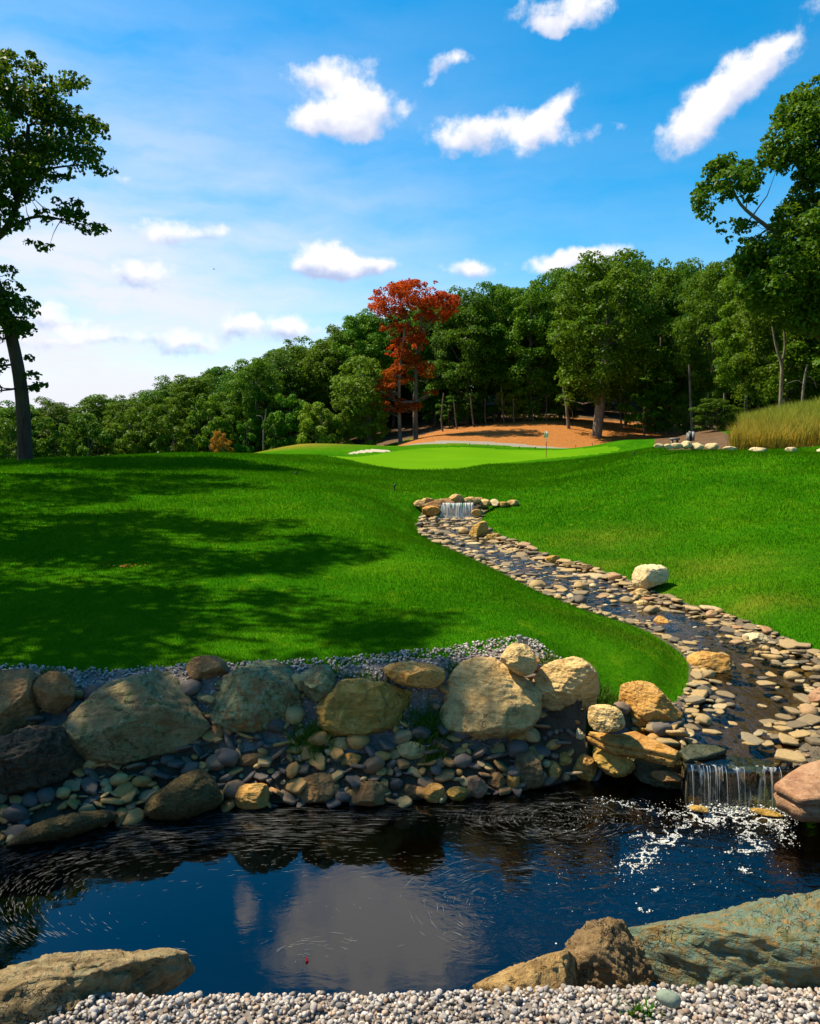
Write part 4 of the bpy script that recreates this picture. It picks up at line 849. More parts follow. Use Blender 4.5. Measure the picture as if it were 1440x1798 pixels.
def waterfall(label, lip, z0, z1, out, seed, nst, rr, scale, cover):
    lip = np.array(lip); c = lip.mean(0); t = empty('waterfall', (c[0], c[1], z1), label, 'waterfall'); rs = np.random.default_rng(seed)
    L = resample(lip, 70); d = np.array((0, -1.0)); k = np.linspace(-.25, 1, 16); off = np.array((c[0], c[1], z1)); V = []
    for j in k:
        jj = max(j, 0); q = L + d * (out * jj ** .62 + (.0 if j >= 0 else j * .10)); zz = z0 + .008 - (z0 - z1) * jj ** 1.35
        w = fbm2(L[:, 0] * 14, np.full(len(L), jj * .4), seed, 3) * .012 * (1 + jj); V.append(np.column_stack([q[:, 0], q[:, 1] + w, np.full(len(L), zz)]))
    V = np.concatenate(V) - off; nL = len(L); F = np.array([(i * nL + j, i * nL + j + 1, (i + 1) * nL + j + 1, (i + 1) * nL + j) for i in range(len(k) - 1) for j in range(nL - 1)])
    link('water_sheet', mesh_np('water_sheet', V, F), mat_falls('falling_water_' + str(seed), scale, cover), t)
    P = []
    for _ in range(nst):
        u = min(.999, abs(rs.choice([rs.uniform(0, 1), rs.normal(.2, .1), rs.normal(.55, .05), rs.normal(.82, .05)]))) * (nL - 1); b = L[int(u)] + (L[min(int(u) + 1, nL - 1)] - L[int(u)]) * (u % 1); kk = np.linspace(0, 1 if rs.random() < .8 else rs.uniform(.4, .9), 9); o = out * rs.uniform(.9, 1.35)
        pts_ = np.column_stack([b[0] + rs.normal(0, .006) * kk, b[1] - o * kk ** .62 - .004, z0 + .008 - (z0 - z1) * kk ** 1.35]) - off
        P.append(tube(pts_, rr * rs.uniform(.4, 1.2) * (1 - .55 * kk), 5))
    tag(link('water_strands', mesh_np('water_strands', *join(P)), FOAM, t), kind='stuff')
    n = nst * 16; u = rs.uniform(0, 1, n); q = np.stack([np.interp(u, np.linspace(0, 1, nL), L[:, 0]), np.interp(u, np.linspace(0, 1, nL), L[:, 1])], 1)
    pos = np.column_stack([q[:, 0], q[:, 1] - out - np.abs(rs.normal(0, .035, n)), z1 + np.abs(rs.normal(0, .018, n))]) - off
    tag(link('splash', mesh_np('splash', *blobs(pos, rs.uniform(.003, .009, n), rs.uniform(.002, .007, n), 1, seed)), FOAM, t), kind='stuff')
waterfall('clear waterfall spilling over the mossy weir into the dark pond', [(1.74, 4.80), (1.83, 4.785), (2.0, 4.77), (2.18, 4.765), (2.36, 4.76)], .25, 0.0, .05, 11, 20, .0019, 30, .2)
a_, b_ = P_y(772, 884, 15.75), P_y(832, 884, 15.75); zl = float(a_[2])
waterfall('small white waterfall under flat capstones at the head of the stream', [(a_[0], 15.78), ((a_[0] + b_[0]) / 2, 15.72), (b_[0], 15.78)], zl, float(zw(15.6)), .10, 12, 40, .009, 11, .5)
# foam rafts drifting away from the falls: (path in the photograph, width, number)
foam = []
for path, w, k in [(pp_, w_, int(k_ * 4.5)) for pp_, w_, k_ in [([(1215, 1424), (1290, 1428), (1370, 1436)], 12, 1700), ([(1250, 1436), (1190, 1462), (1150, 1488), (1128, 1512), (1100, 1532)], 9, 900), ([(1300, 1440), (1235, 1446), (1180, 1476), (1160, 1482)], 8, 800), ([(1235, 1430), (1190, 1432), (1120, 1416), (1060, 1404)], 4, 420),
        ([(1330, 1440), (1312, 1462), (1322, 1482), (1345, 1490)], 7, 500), ([(1365, 1440), (1380, 1462), (1384, 1480)], 5, 220), ([(1112, 1470), (1150, 1465), (1180, 1455)], 4, 180), ([(1090, 1520), (1120, 1505), (1135, 1496)], 5, 200), ([(1275, 1500), (1300, 1494), (1320, 1498)], 4, 120), ([(1130, 1560), (1160, 1562)], 3, 60), ([(1125, 1595), (1140, 1597)], 3, 40), ([(1300, 1525), (1320, 1532)], 3, 50)]]:
    pl = smooth_line(path, 6); s_ = RF.uniform(0, len(pl) - 1.001, k); i = s_.astype(int); q = pl[i] + (pl[i + 1] - pl[i]) * (s_ % 1)[:, None]
    q = q + RF.normal(0, 1, (k, 2)) * np.array((w * 1.5, w * .75)); nz = fbm2(q[:, 0] / 20, q[:, 1] / 9, 51, 3); q = q[(np.abs(nz) < .15) | (nz > .55)]; foam += [P_z(a, b, .002) for a, b in q]
foam += [P_z(a, b, .002) for a, b in zip(RF.uniform(960, 1400, 420), 1400 + np.abs(RF.normal(0, 110, 420))) if b < 1660]
foam += [P_z(a, b, zw(15.4) + .003) for a, b in zip(RF.uniform(752, 838, 260), RF.normal(908, 2.2, 260))]
foam = np.array(foam); ok = in_poly(foam[:, 0], foam[:, 1], pond_poly) | (foam[:, 1] > 12); foam = foam[ok]
rx = RF.choice([.0014, .0022, .0034, .0055], len(foam), p=[.42, .33, .2, .05]) * np.where(foam[:, 1] > 12, 3.0, 1)
tag(link('foam', mesh_np('foam', *blobs(foam, rx, rx * .5, 1)), FOAM), 'white bubbly foam drifting on the pond below the waterfall', 'foam', kind='stuff')
# flecks drawn into swirls by the current
Q = []
def swirl(cx, cy, ra_, rb_, a0, a1, k, spread, ln):
    a = RF.uniform(a0, a1, k); g = 1 + RF.normal(0, spread, k)
    for t, r in zip(a, g): Q.append((P_z(cx + math.cos(t) * ra_ * r, cy + math.sin(t) * rb_ * r, .003), P_z(cx + math.cos(t + ln) * ra_ * r, cy + math.sin(t + ln) * rb_ * r, .003)))
for arg in [(470, 1590, 520, 140, 2.6, 4.75, 1500, .16, .03), (520, 1560, 700, 110, 3.2, 4.9, 1300, .22, .025), (700, 1452, 330, 26, 3.4, 6.1, 320, .3, .05), (945, 1438, 75, 24, 0, 6.28, 260, .35, .12), (860, 1432, 60, 14, 0, 6.28, 120, .3, .12), (700, 1600, 420, 95, 3.6, 6.0, 50, .3, .03),
        (900, 1590, 120, 60, 2, 5, 110, .35, .1), (560, 1690, 80, 34, 3, 5.5, 30, .3, .12), (420, 1600, 260, 60, 0, 6.28, 60, .35, .03), (1000, 1440, 90, 30, 0, 6.28, 240, .3, .1), (640, 1520, 180, 18, 3, 6, 90, .4, .04)]: swirl(*arg)
V = []; 
for a, b in Q:
    d = b - a; L_ = np.linalg.norm(d[:2]); w = np.array((-d[1], d[0], 0)) / max(L_, 1e-6) * RF.uniform(.0002, .0006); m_ = (a + b) / 2; hl = d / 2 * RF.uniform(.6, 3.2); V += [m_ - hl - w * .3, m_ - hl * .2 - w, m_ + hl, m_ + w]
V = np.array(V); V = V.reshape(-1, 4, 3); c_ = V.mean(1); ok = in_poly(c_[:, 0], c_[:, 1], pond_poly); V = V[ok]; F = np.arange(len(V) * 4).reshape(-1, 4)
tag(link('scum_flecks', mesh_np('scum_flecks', V.reshape(-1, 3), F), FLECK), 'pale flecks of scum drawn into swirling lines on the dark pond', 'scum', kind='stuff')

# ------------------------------------------------------------------ turf: blades near the camera
def blades(x, y, h, w, seed, lean=.35, segs=1):
    rs = np.random.default_rng(seed); n = len(x); z = zat(x, y); a = rs.uniform(0, 6.28, n); ca, sa = np.cos(a) * w / 2, np.sin(a) * w / 2
    la = rs.uniform(0, 6.28, n); lx, ly = np.cos(la) * h * lean * rs.uniform(.2, 1.3, n), np.sin(la) * h * lean * rs.uniform(.2, 1.3, n)
    b = np.stack([x, y, z - .004], 1); side = np.stack([ca, sa, np.zeros(n)], 1); tip = b + np.stack([lx, ly, h], 1)
    if segs == 1:
        V = np.stack([b - side, b + side, tip], 1).reshape(-1, 3); return V, np.arange(n * 3).reshape(-1, 3)
    mid = b + np.stack([lx * .28, ly * .28, h * .58], 1)
    V = np.stack([b - side, b + side, mid - side * .75, mid + side * .75, tip], 1).reshape(-1, 3); k = np.arange(n)[:, None] * 5
    return V, np.concatenate([np.concatenate([k, k + 1, k + 3], 1), np.concatenate([k, k + 3, k + 2], 1), np.concatenate([k + 2, k + 3, k + 4], 1)])
RG = np.random.default_rng(5)
n = 860000; az = RG.uniform(-.66, .74, n); r = np.exp(RG.uniform(math.log(5.2), math.log(33), n)); x, y = r * np.sin(az), r * np.cos(az)
ok = region(x, y) == 0; x, y, r = x[ok], y[ok], r[ok]
ln = .022 * (np.maximum(r, 6) / 7) ** .75 * RG.uniform(.6, 1.4, len(x)) * (1 + .35 * fbm2(x * 1.3, y * 1.3, 61, 3)); wd = .0042 * (np.maximum(r, 5) / 6.5) ** .95
V, F = blades(x, y, ln, wd, 6); me = mesh_np('turf', V, F, False)
at = me.attributes.new('dry', 'FLOAT', 'POINT'); at.data.foreach_set('value', np.repeat(dry_at(x, y), 3).astype(np.float32))
tag(link('turf', me, MT['blade']), 'mown green grass covering both lawn slopes', 'grass', kind='stuff')
# longer fringe where the turf meets stones and gravel
n = 120000; x = RG.uniform(-3.6, 4.2, n); y = RG.uniform(5.0, 14, n); d1 = np.minimum(d_line(x, y, lawn_edge), d_line(x, y, stream_poly, True)); ok = (d1 < RG.exponential(.05, n)) & (region(x, y) == 0); x, y = x[ok], y[ok]
V, F = blades(x, y, RG.uniform(.025, .075, len(x)), .006, 8, .6, 2); me = mesh_np('turf_fringe', V, F, False); tag(link('turf_fringe', me, MT['blade']), 'longer untrimmed grass hanging over the edges of the lawn', 'grass', kind='stuff')
# tall meadow grass on the mound at the right
m = M('meadow_grass'); p = m.pos(); sp = m.n('ShaderNodeSeparateXYZ'); m.L.new(p, sp.inputs[0]); a = m.noise(.8, 4, .6, p); rr_ = m.n('ShaderNodeNewGeometry').outputs['Random Per Island']
hz = m.math('ADD', sp.outputs[2], m.math('MULTIPLY', m.math('SUBTRACT', a, .5), 2.2)); col = m.mix(m.mr(hz, 1.9, 2.9), (.33, .22, .016), (.20, .27, .02)); col = m.mix(m.mr(rr_, 0, 1, 0, .6, False), col, (.38, .33, .04))
d = m.principled(col, .6, .2); t = m.n('ShaderNodeBsdfTranslucent', {'Color': col}).outputs[0]; mx = m.n('ShaderNodeMixShader', {0: .45}); m.L.new(d, mx.inputs[1]); m.L.new(t, mx.inputs[2]); MEADOW = m.done(mx.outputs[0])
n = 90000; x = RG.uniform(8.4, 20, n); y = RG.uniform(21.3, 33, n); ok = in_poly(x, y, slope_poly); x, y = x[ok], y[ok]
V, F = blades(x, y, RG.uniform(.35, .75, len(x)) * (1 + .25 * fbm2(x * .8, y * .8, 71, 2)), .020, 9, .4, 2); tag(link('tall_grass', mesh_np('tall_grass', V, F, False), MEADOW), 'tall golden and green meadow grass on the mound at the right', 'tall grass', kind='stuff')
# weeds between the boulders
WEED = mat_leaf('weed', (.03, .10, .006), (.05, .15, .01), (.10, .18, .02), .4)
for (px, py, Y, rx_, ry_, k, h, lb) in [(545, 1248, 5.1, .11, .07, 420, .14, 'dark grassy weeds between the lichen boulder and the yellow one'), (640, 1193, 5.36, .16, .06, 420, .08, 'low green weeds on the gravel behind the yellow boulder'), (752, 1238, 5.2, .13, .08, 500, .12, 'leafy weeds in the gap between the yellow boulder and the largest tan one'), (765, 1272, 5.05, .07, .05, 200, .10, 'small weed at the left foot of the largest tan boulder'), (575, 1180, 5.45, .08, .05, 180, .07, 'grass tuft beside the low mossy boulder'), (800, 1165, 5.5, .06, .05, 120, .07, 'grass tuft on the gravel strip left of the largest tan boulder'), (1060, 1222, 5.6, .10, .10, 420, .13, 'grass tuft in the shade right of the blocky tan boulder'), (965, 1140, 5.65, .08, .06, 160, .06, 'grass tuft on the gravel behind the two grey posts'), (1126, 1745, 2.32, .04, .02, 90, .05, 'tiny grass tuft at the foot of the big lichen boulder in front'), (88, 1185, 5.4, .05, .05, 120, .08, 'dry grass tuft on the gravel beside the egg-shaped boulder')]:
    p0 = P_y(px, py, Y); x = p0[0] + RG.normal(0, rx_ * .6, k); y = p0[1] + RG.normal(0, ry_ * .6, k)
    V, F = blades(x, y, h * RG.uniform(.4, 1.2, k), .008, int(px), .7, 2); zc = zat1(p0[0], p0[1]); tag(link('weed_tuft', mesh_np('weed_tuft', V - np.array((p0[0], p0[1], zc)), F, False), WEED, loc=(p0[0], p0[1], zc)), lb, 'weeds', 'weeds growing among the boulders', 'stuff')

# ------------------------------------------------------------------ trees
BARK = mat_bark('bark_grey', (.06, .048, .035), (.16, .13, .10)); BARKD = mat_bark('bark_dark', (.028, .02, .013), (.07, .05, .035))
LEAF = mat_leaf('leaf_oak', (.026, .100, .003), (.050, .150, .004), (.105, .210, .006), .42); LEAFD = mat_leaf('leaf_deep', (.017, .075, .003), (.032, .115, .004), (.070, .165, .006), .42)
LEAFL = mat_leaf('leaf_light', (.075, .17, .006), (.125, .22, .010), (.20, .27, .016), .45); LEAFR = mat_leaf('leaf_red', (.24, .014, .004), (.40, .036, .006), (.48, .075, .008), .45, .2); LEAFO = mat_leaf('leaf_rust', (.45, .13, .015), (.55, .22, .02), (.38, .25, .03), .4, .3)
def leaves(c, nrm, size, rs):
    n = len(c); t = rs.normal(size=(n, 3)); t -= nrm * (t * nrm).sum(1)[:, None]; t /= np.linalg.norm(t, axis=1)[:, None] + 1e-9; b = np.cross(nrm, t)
    L = size * rs.uniform(.7, 1.3, n); L = L[:, None]
    V = np.stack([c - t * L * .5, c - b * L * .34 + nrm * L * .06, c + t * L * .5 - nrm * L * .08, c + b * L * .34 + nrm * L * .06], 1)
    return V.reshape(-1, 3), np.arange(n * 4).reshape(-1, 4)
def clump_leaves(cl, per, size, rs, ctr=None, flat=.7):
    """cl: (n,4) centre and radius of leaf clumps; leaves sit in their outer upper shells, facing out"""
    k = rs.poisson(per * (cl[:, 3] / cl[:, 3].mean()) ** 1.6) + 3; idx = np.repeat(np.arange(len(cl)), k); n = len(idx)
    d = rs.normal(size=(n, 3)); d /= np.linalg.norm(d, axis=1)[:, None]; d[:, 2] = np.where((d[:, 2] < -.2) & (rs.random(n) < .6), -d[:, 2], d[:, 2])
    rr = (rs.uniform(.25, 1, n) ** .5) * cl[idx, 3]; c = cl[idx, :3] + d * rr[:, None] * np.array((1, 1, flat))
    nr = d * .7 + rs.normal(0, .5, (n, 3)) + np.array((0, 0, .35)); nr /= np.linalg.norm(nr, axis=1)[:, None]
    return leaves(c, nr, size, rs)
def forest_variant(seed, H, R, base, ncl, per, leaf, trunk_r, lop=0.0):
    rs = np.random.default_rng(seed); hc = H * (base + 1) / 2 * .99; hh = H * (1 - base) / 2
    d = rs.normal(size=(ncl, 3)); d /= np.linalg.norm(d, axis=1)[:, None]; f = rs.uniform(.45, 1, ncl) ** .55; lump = 1 + .22 * fbm(d * 2.2 + seed, seed, 2)
    c = np.stack([d[:, 0] * R, d[:, 1] * R, d[:, 2] * hh], 1) * (f * lump)[:, None]; c[:, 2] += hc; c[:, 2] = np.minimum(c[:, 2], H - .3); c[:, 0] += lop * (c[:, 2] - hc)
    cl = np.column_stack([c, rs.uniform(.15, .30, ncl) * R])
    crown = mesh_np('crown', *clump_leaves(cl, per, leaf, rs), False)
    bend = rs.normal(0, .25, 2); hs = np.linspace(-.6, H * .82, 9); tr = np.column_stack([bend[0] * np.sin(hs / H * 3) + lop * np.maximum(0, hs - hc), bend[1] * np.sin(hs / H * 2.4), hs]); P = [tube(tr, trunk_r * (1.15 - .95 * np.clip(hs / H, 0, 1)), 7)]
    for q in rs.choice(ncl, 12, replace=False):
        h0 = min(max(c[q, 2] - rs.uniform(.15, .3) * H, H * .22), H * .75); s = np.array([np.interp(h0, hs, tr[:, 0]), np.interp(h0, hs, tr[:, 1]), h0]); e = c[q]; m_ = (s + e) / 2 + np.array((0, 0, -.03 * H)) + rs.normal(0, .15, 3)
        P.append(tube([s, m_, e], [trunk_r * .38, trunk_r * .24, trunk_r * .08], 5))
    return mesh_np('trunk', *join(P)), crown
VAR = [forest_variant(401, 13, 3.4, .04, 200, 150, .20, .17), forest_variant(402, 13, 3.2, .06, 190, 150, .20, .16), forest_variant(403, 13, 3.7, .20, 200, 150, .20, .19, .05), forest_variant(404, 13, 3.0, .22, 180, 150, .20, .15, -.05), forest_variant(405, 13, 3.5, .05, 200, 150, .20, .18), forest_variant(406, 13, 2.8, .10, 170, 150, .20, .14),
       forest_variant(407, 13, 2.9, .36, 150, 150, .20, .12)]
SAP = [forest_variant(411, 5, 1.7, .04, 60, 110, .165, .05), forest_variant(412, 5, 1.4, .1, 50, 110, .165, .045), forest_variant(413, 5, 2.0, .03, 70, 110, .165, .06)]
MESHV = {}
def tree(x, y, ztop, width, var, label, group, leafmat=LEAF, barkmat=BARK, name='broadleaf_tree', cat='tree', pool=VAR, H0=13.0, rz=None):
    zb = zat1(x, y) - .1; H = ztop - zb; key = (id(pool), var, leafmat.name, barkmat.name)
    if key not in MESHV:
        a, b = pool[var]; a = a.copy(); b = b.copy(); a.materials.append(barkmat); b.materials.append(leafmat); MESHV[key] = (a, b)
    a, b = MESHV[key]; t = empty(name, (x, y, zb), label, cat, group); R0 = 1.7 if pool is SAP else 3.2; sx = width / R0
    t.rotation_euler = (0, 0, random.uniform(0, 6.28) if rz is None else rz); t.scale = (sx, sx, H / H0)
    link('trunk', a, None, t); link('crown', b, None, t); return t
def ptree(px, py_top, Y, hw, var, label, group, **k):
    p = P_y(px, py_top, Y); return tree(p[0], Y, p[2], hw / FPX * Y, var, label, group, **k)
GF = 'trees along the front edge of the wood'
front = [ # px, top, Y, half width, variant, leaf, label
    (15, 693, 58, 55, 0, LEAF, 'green tree at the far left edge, behind the leaning tall tree'), (88, 697, 60, 58, 4, LEAFD, 'round-topped dark tree just right of the leaning tall tree'),
    (170, 690, 66, 50, 1, LEAF, 'feathery green tree right of the lowest dip in the skyline'), (232, 684, 64, 48, 0, LEAF, 'bushy green tree second right of the skyline dip'), (292, 662, 66, 52, 4, LEAFD, 'dark green tree where the skyline starts to climb at the left'),
    (345, 655, 62, 55, 1, LEAF, 'tree with pale forked stems left of the small orange bush'), (398, 636, 66, 56, 0, LEAFD, 'dark rounded tree standing behind the small orange bush'), (445, 630, 60, 50, 2, LEAF, 'green tree with a bare pale snag before it'), (492, 612, 64, 60, 4, LEAFD, 'dark tree above the left end of the tan mound'),
    (545, 585, 65, 58, 0, LEAF, 'broad green tree over the middle of the tan mound'), (592, 568, 66, 56, 4, LEAFD, 'dark tree behind the yellow-green one'), (640, 542, 65, 52, 1, LEAF, 'bright green tree just left of the red-leaved crown'), (690, 540, 70, 52, 5, LEAFD, 'tall dark tree behind the red-leaved crown'), (765, 508, 66, 50, 0, LEAF, 'green tree behind the right shoulder of the red-leaved tree'),
    (822, 500, 63, 58, 4, LEAFD, 'round-crowned tree right of the red-leaved tree'), (880, 497, 64, 56, 2, LEAF, 'tree with trunk in the shade at the left part of the orange straw bed'), (935, 484, 62, 58, 0, LEAF, 'leafy tree above the flag'), (990, 466, 63, 60, 2, LEAFD, 'dark tree above the small leaning stem on the straw bed'), (1060, 444, 54.5, 80, 2, LEAF, 'big tree with a thick pale leaning trunk at the right of the straw bed'),
    (1108, 446, 64, 56, 3, LEAFD, 'dark tree right of the thick leaning trunk'), (1165, 436, 60, 64, 0, LEAF, 'tree crowned by a small spire of twigs above the skyline'), (1215, 458, 57, 52, 4, LEAFD, 'dark tree behind the grey utility post'), (1262, 455, 52, 60, 2, LEAF, 'tree right of the utility post at the edge of the meadow mound'), (1325, 440, 46, 66, 3, LEAF, 'tree with a Y-shaped pale trunk above the meadow grass'), (1395, 430, 42, 80, 0, LEAF, 'broad tree over the meadow grass at the right edge'), (1480, 420, 40, 90, 4, LEAF, 'tree at the right edge of the photo over the meadow grass')]
for px, py, Y, hw, v, lm, lb in front: ptree(px, py, Y, hw, v, lb, GF, leafmat=lm)
# rows behind: the dark inside of the wood
skx = [0, 100, 130, 200, 300, 400, 470, 560, 640, 700, 770, 820, 905, 950, 1000, 1100, 1200, 1230, 1290, 1440, 1700]; sky_ = [695, 695, 712, 690, 660, 633, 612, 580, 545, 525, 508, 505, 492, 482, 466, 442, 445, 466, 450, 420, 400]
GB = 'trees standing inside the wood'
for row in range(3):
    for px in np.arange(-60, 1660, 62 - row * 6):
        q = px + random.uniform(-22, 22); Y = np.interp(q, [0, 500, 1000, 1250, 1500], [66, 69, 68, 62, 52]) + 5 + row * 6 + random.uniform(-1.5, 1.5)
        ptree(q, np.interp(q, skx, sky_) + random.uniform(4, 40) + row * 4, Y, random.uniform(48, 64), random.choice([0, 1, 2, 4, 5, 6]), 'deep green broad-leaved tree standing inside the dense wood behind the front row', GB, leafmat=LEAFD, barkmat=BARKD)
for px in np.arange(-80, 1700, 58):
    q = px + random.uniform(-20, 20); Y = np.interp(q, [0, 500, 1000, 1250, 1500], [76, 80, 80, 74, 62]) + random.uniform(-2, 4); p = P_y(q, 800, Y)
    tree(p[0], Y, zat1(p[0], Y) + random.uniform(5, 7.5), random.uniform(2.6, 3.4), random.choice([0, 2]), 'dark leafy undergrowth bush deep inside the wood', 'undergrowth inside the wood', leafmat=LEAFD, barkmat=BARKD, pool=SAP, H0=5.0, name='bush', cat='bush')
# saplings and bushes at the edge of the wood
GS = 'saplings and bushes at the foot of the wood'
for px, py, Y, hw, v, lm, lb in [(560, 706, 55, 32, 2, LEAFL, 'yellowish spreading bush at the right end of the tan mound'), (600, 700, 56, 26, 0, LEAFL, 'pale green sapling under the yellow-green tree'), (648, 690, 57, 30, 2, LEAFL, 'yellow-green sapling left of the red tree trunks'), (510, 690, 57, 34, 0, LEAF, 'light green bush behind the tan mound'), (480, 715, 56, 24, 1, LEAF, 'small green bush at the left end of the tan mound'),
        (365, 690, 57, 36, 0, LEAF, 'rounded bush left of the small orange one'), (300, 710, 57, 40, 2, LEAF, 'low leafy bush on the left skyline of the lawn'), (225, 715, 58, 40, 0, LEAF, 'low green bush at the lawn edge right of the dip'), (150, 725, 57, 36, 2, LEAF, 'feathery low bush below the skyline dip'), (85, 730, 54, 36, 0, LEAFD, 'dark bush right of the leaning trunk'), (15, 735, 52, 34, 2, LEAFD, 'dark bush at the left edge behind the leaning trunk'), (430, 725, 57, 26, 1, LEAF, 'small bush between the orange bush and the tan mound'),
        (905, 672, 62, 34, 0, LEAFL, 'bright sapling in the shade left of the flag'), (940, 690, 62, 30, 1, LEAFL, 'second bright sapling above the straw bed'), (972, 716, 61, 14, 1, LEAFL, 'tiny leafy sprig beside the small leaning stem'), (1000, 655, 63, 36, 2, LEAF, 'green sapling behind the small leaning stem'), (1135, 640, 56, 46, 0, LEAF, 'fresh green young tree right of the thick leaning trunk'), (1175, 600, 56, 46, 2, LEAF, 'tall fresh green young tree left of the utility post'), (1220, 690, 52, 36, 0, LEAFD, 'dark leafy bush over the utility post'), (1262, 700, 46, 36, 2, LEAFD, 'dark bush at the left end of the meadow mound'), (790, 690, 62, 30, 1, LEAFD, 'dark sapling right of the red tree trunks'), (845, 700, 62, 30, 0, LEAFD, 'dark sapling at the back of the straw bed')]:
    ptree(px, py, Y, hw, v, lb, GS, leafmat=lm, pool=SAP, H0=5.0, name='sapling', cat='sapling')
ptree(391, 757, 50, 17, 2, 'small rusty orange bush on the far edge of the left lawn', None, leafmat=LEAFO, pool=SAP, H0=5.0, name='bush', cat='bush')

def hero(name, label, Y, polys, trunks, leafmat, barkmat, leaf, dens, clr, depth, seed, flat=.65, group=None, cat='tree'):
    """a tree with its own outline: clumps of leaves fill the outline and a real depth, limbs run to them"""
    rs = np.random.default_rng(seed); base = P_y(*trunks[0][0][0][0:2], Y); base[2] = zat1(base[0], Y) - .15; k = Y / FPX; cl = []
    for poly, wt in polys:
        pl = np.array(poly, float); lo, hi = pl.min(0), pl.max(0); area = .5 * abs(np.dot(pl[:, 0], np.roll(pl[:, 1], 1)) - np.dot(pl[:, 1], np.roll(pl[:, 0], 1))); n = max(4, int(area * k * k * dens * wt)); got = 0
        while got < n:
            q = rs.uniform(lo, hi, (200, 2)); q = q[in_poly(q[:, 0], q[:, 1], pl)][:n - got]
            dd = d_line(q[:, 0], q[:, 1], pl, True) * k; r = clr * rs.uniform(.6, 1.3, len(q)); r = np.minimum(r, np.maximum(dd + clr * .12, clr * .35))
            for (a, b), e, w in zip(q, dd, r): p = P_y(a, b, Y + rs.uniform(-1, 1) * min(depth, .5 + e * 1.2)); cl.append((*p, w))
            got += len(q)
    cl = np.array(cl); cl[:, :3] -= base
    t = empty(name, base, label, cat, group); link('crown', mesh_np('crown', *clump_leaves(cl, 62, leaf, rs, flat=flat), False), leafmat, t); P = []; nodes = []
    for path, r0, r1 in trunks:
        p = np.array([P_y(a, b, Y + (q[0] if q else 0)) for a, b, *q in path]) - base; p = np.column_stack([smooth_line(p[:, [0, 2]], 4), np.interp(np.linspace(0, 1, (len(p) - 1) * 4 + 1), np.linspace(0, 1, len(p)), p[:, 1])])[:, [0, 2, 1]]
        if path is trunks[0][0]: p = np.vstack([p[0] * (1, 1, 0) + (0, 0, -.05), p])
        R_ = np.linspace(r0, r1, len(p)); R_[0] *= 1.25; P.append(tube(p, R_, 8)); nodes += [(q, w) for q, w in zip(p[2:], R_[2:])]
    NP = np.array([q for q, _ in nodes]); NRr = np.array([w for _, w in nodes])
    for i in rs.permutation(len(cl))[:min(len(cl), 90)]:
        e = cl[i, :3]; d = np.linalg.norm(NP - (e - np.array((0, 0, .25 * np.linalg.norm(e[:2] - NP[:, :2], axis=1).mean()))), axis=1); j = int(np.argmin(d)); s = NP[j]
        mid = (s * .5 + e * .5) + np.array((0, 0, -.10 * np.linalg.norm(e - s))) + rs.normal(0, .06 * np.linalg.norm(e - s), 3); w = min(NRr[j] * .5, .012 + .018 * np.linalg.norm(e - s)); P.append(tube([s, (s + mid) / 2 + rs.normal(0, .03, 3), mid, e], [w, w * .8, w * .55, w * .2], 5))
    link('trunk', mesh_np('trunk', *join(P)), barkmat, t); return t
hero('tall_tree', 'tall dark tree leaning left at the left edge, with a bare lower trunk', 24, [
    ([(-260, 130), (-60, 70), (0, 95), (45, 82), (62, 105), (98, 112), (150, 132), (145, 165), (118, 178), (160, 195), (190, 212), (190, 260), (178, 280), (208, 290), (204, 310), (165, 318), (120, 312), (60, 350), (0, 380), (-120, 400), (-280, 360)], 1.0),
    ([(-100, 420), (-60, 360), (0, 350), (60, 345), (110, 352), (140, 345), (150, 372), (202, 386), (203, 402), (182, 418), (120, 405), (60, 395), (20, 410)], .75), ([(38, 440), (50, 425), (90, 432), (122, 430), (110, 444), (70, 446)], .8),
    ([(-70, 500), (-10, 465), (34, 462), (28, 490), (62, 520), (70, 562), (58, 592), (20, 600), (-30, 610), (-70, 640)], 1.0), ([(40, 612), (55, 625), (72, 645), (70, 660), (86, 672), (62, 690), (40, 680)], 1.3), ([(-60, 630), (0, 600), (16, 640), (8, 680), (-30, 720), (-60, 720)], .6)],
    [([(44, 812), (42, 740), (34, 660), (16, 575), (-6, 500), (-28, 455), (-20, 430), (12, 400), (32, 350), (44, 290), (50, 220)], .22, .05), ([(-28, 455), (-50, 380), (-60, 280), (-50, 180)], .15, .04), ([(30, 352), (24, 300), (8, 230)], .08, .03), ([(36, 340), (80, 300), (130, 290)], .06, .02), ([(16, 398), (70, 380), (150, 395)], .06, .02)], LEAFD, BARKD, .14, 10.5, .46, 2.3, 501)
hero('tall_tree', 'very tall leafy tree filling the right edge, with an open side bough to the left', 33, [
    ([(1760, 90), (1560, 80), (1440, 130), (1402, 148), (1365, 185), (1345, 238), (1322, 285), (1335, 325), (1362, 305), (1400, 318), (1372, 350), (1350, 395), (1300, 430), (1270, 470), (1290, 520), (1330, 560), (1420, 600), (1560, 640), (1760, 640)], 1.0),
    ([(1212, 352), (1228, 322), (1240, 290), (1262, 272), (1300, 268), (1325, 290), (1334, 330), (1338, 372), (1310, 360), (1275, 352), (1250, 388), (1226, 386)], .9), ([(1258, 400), (1275, 380), (1310, 385), (1340, 395), (1330, 420), (1285, 428)], .7)],
    [([(1530, 740), (1500, 640), (1480, 520), (1470, 400), (1460, 300), (1450, 200)], .3, .07), ([(1478, 520), (1420, 450), (1350, 400), (1300, 358), (1280, 310)], .14, .03), ([(1470, 400), (1420, 330), (1390, 260)], .1, .03)], LEAF, BARK, .185, 12.0, .62, 2.6, 502)
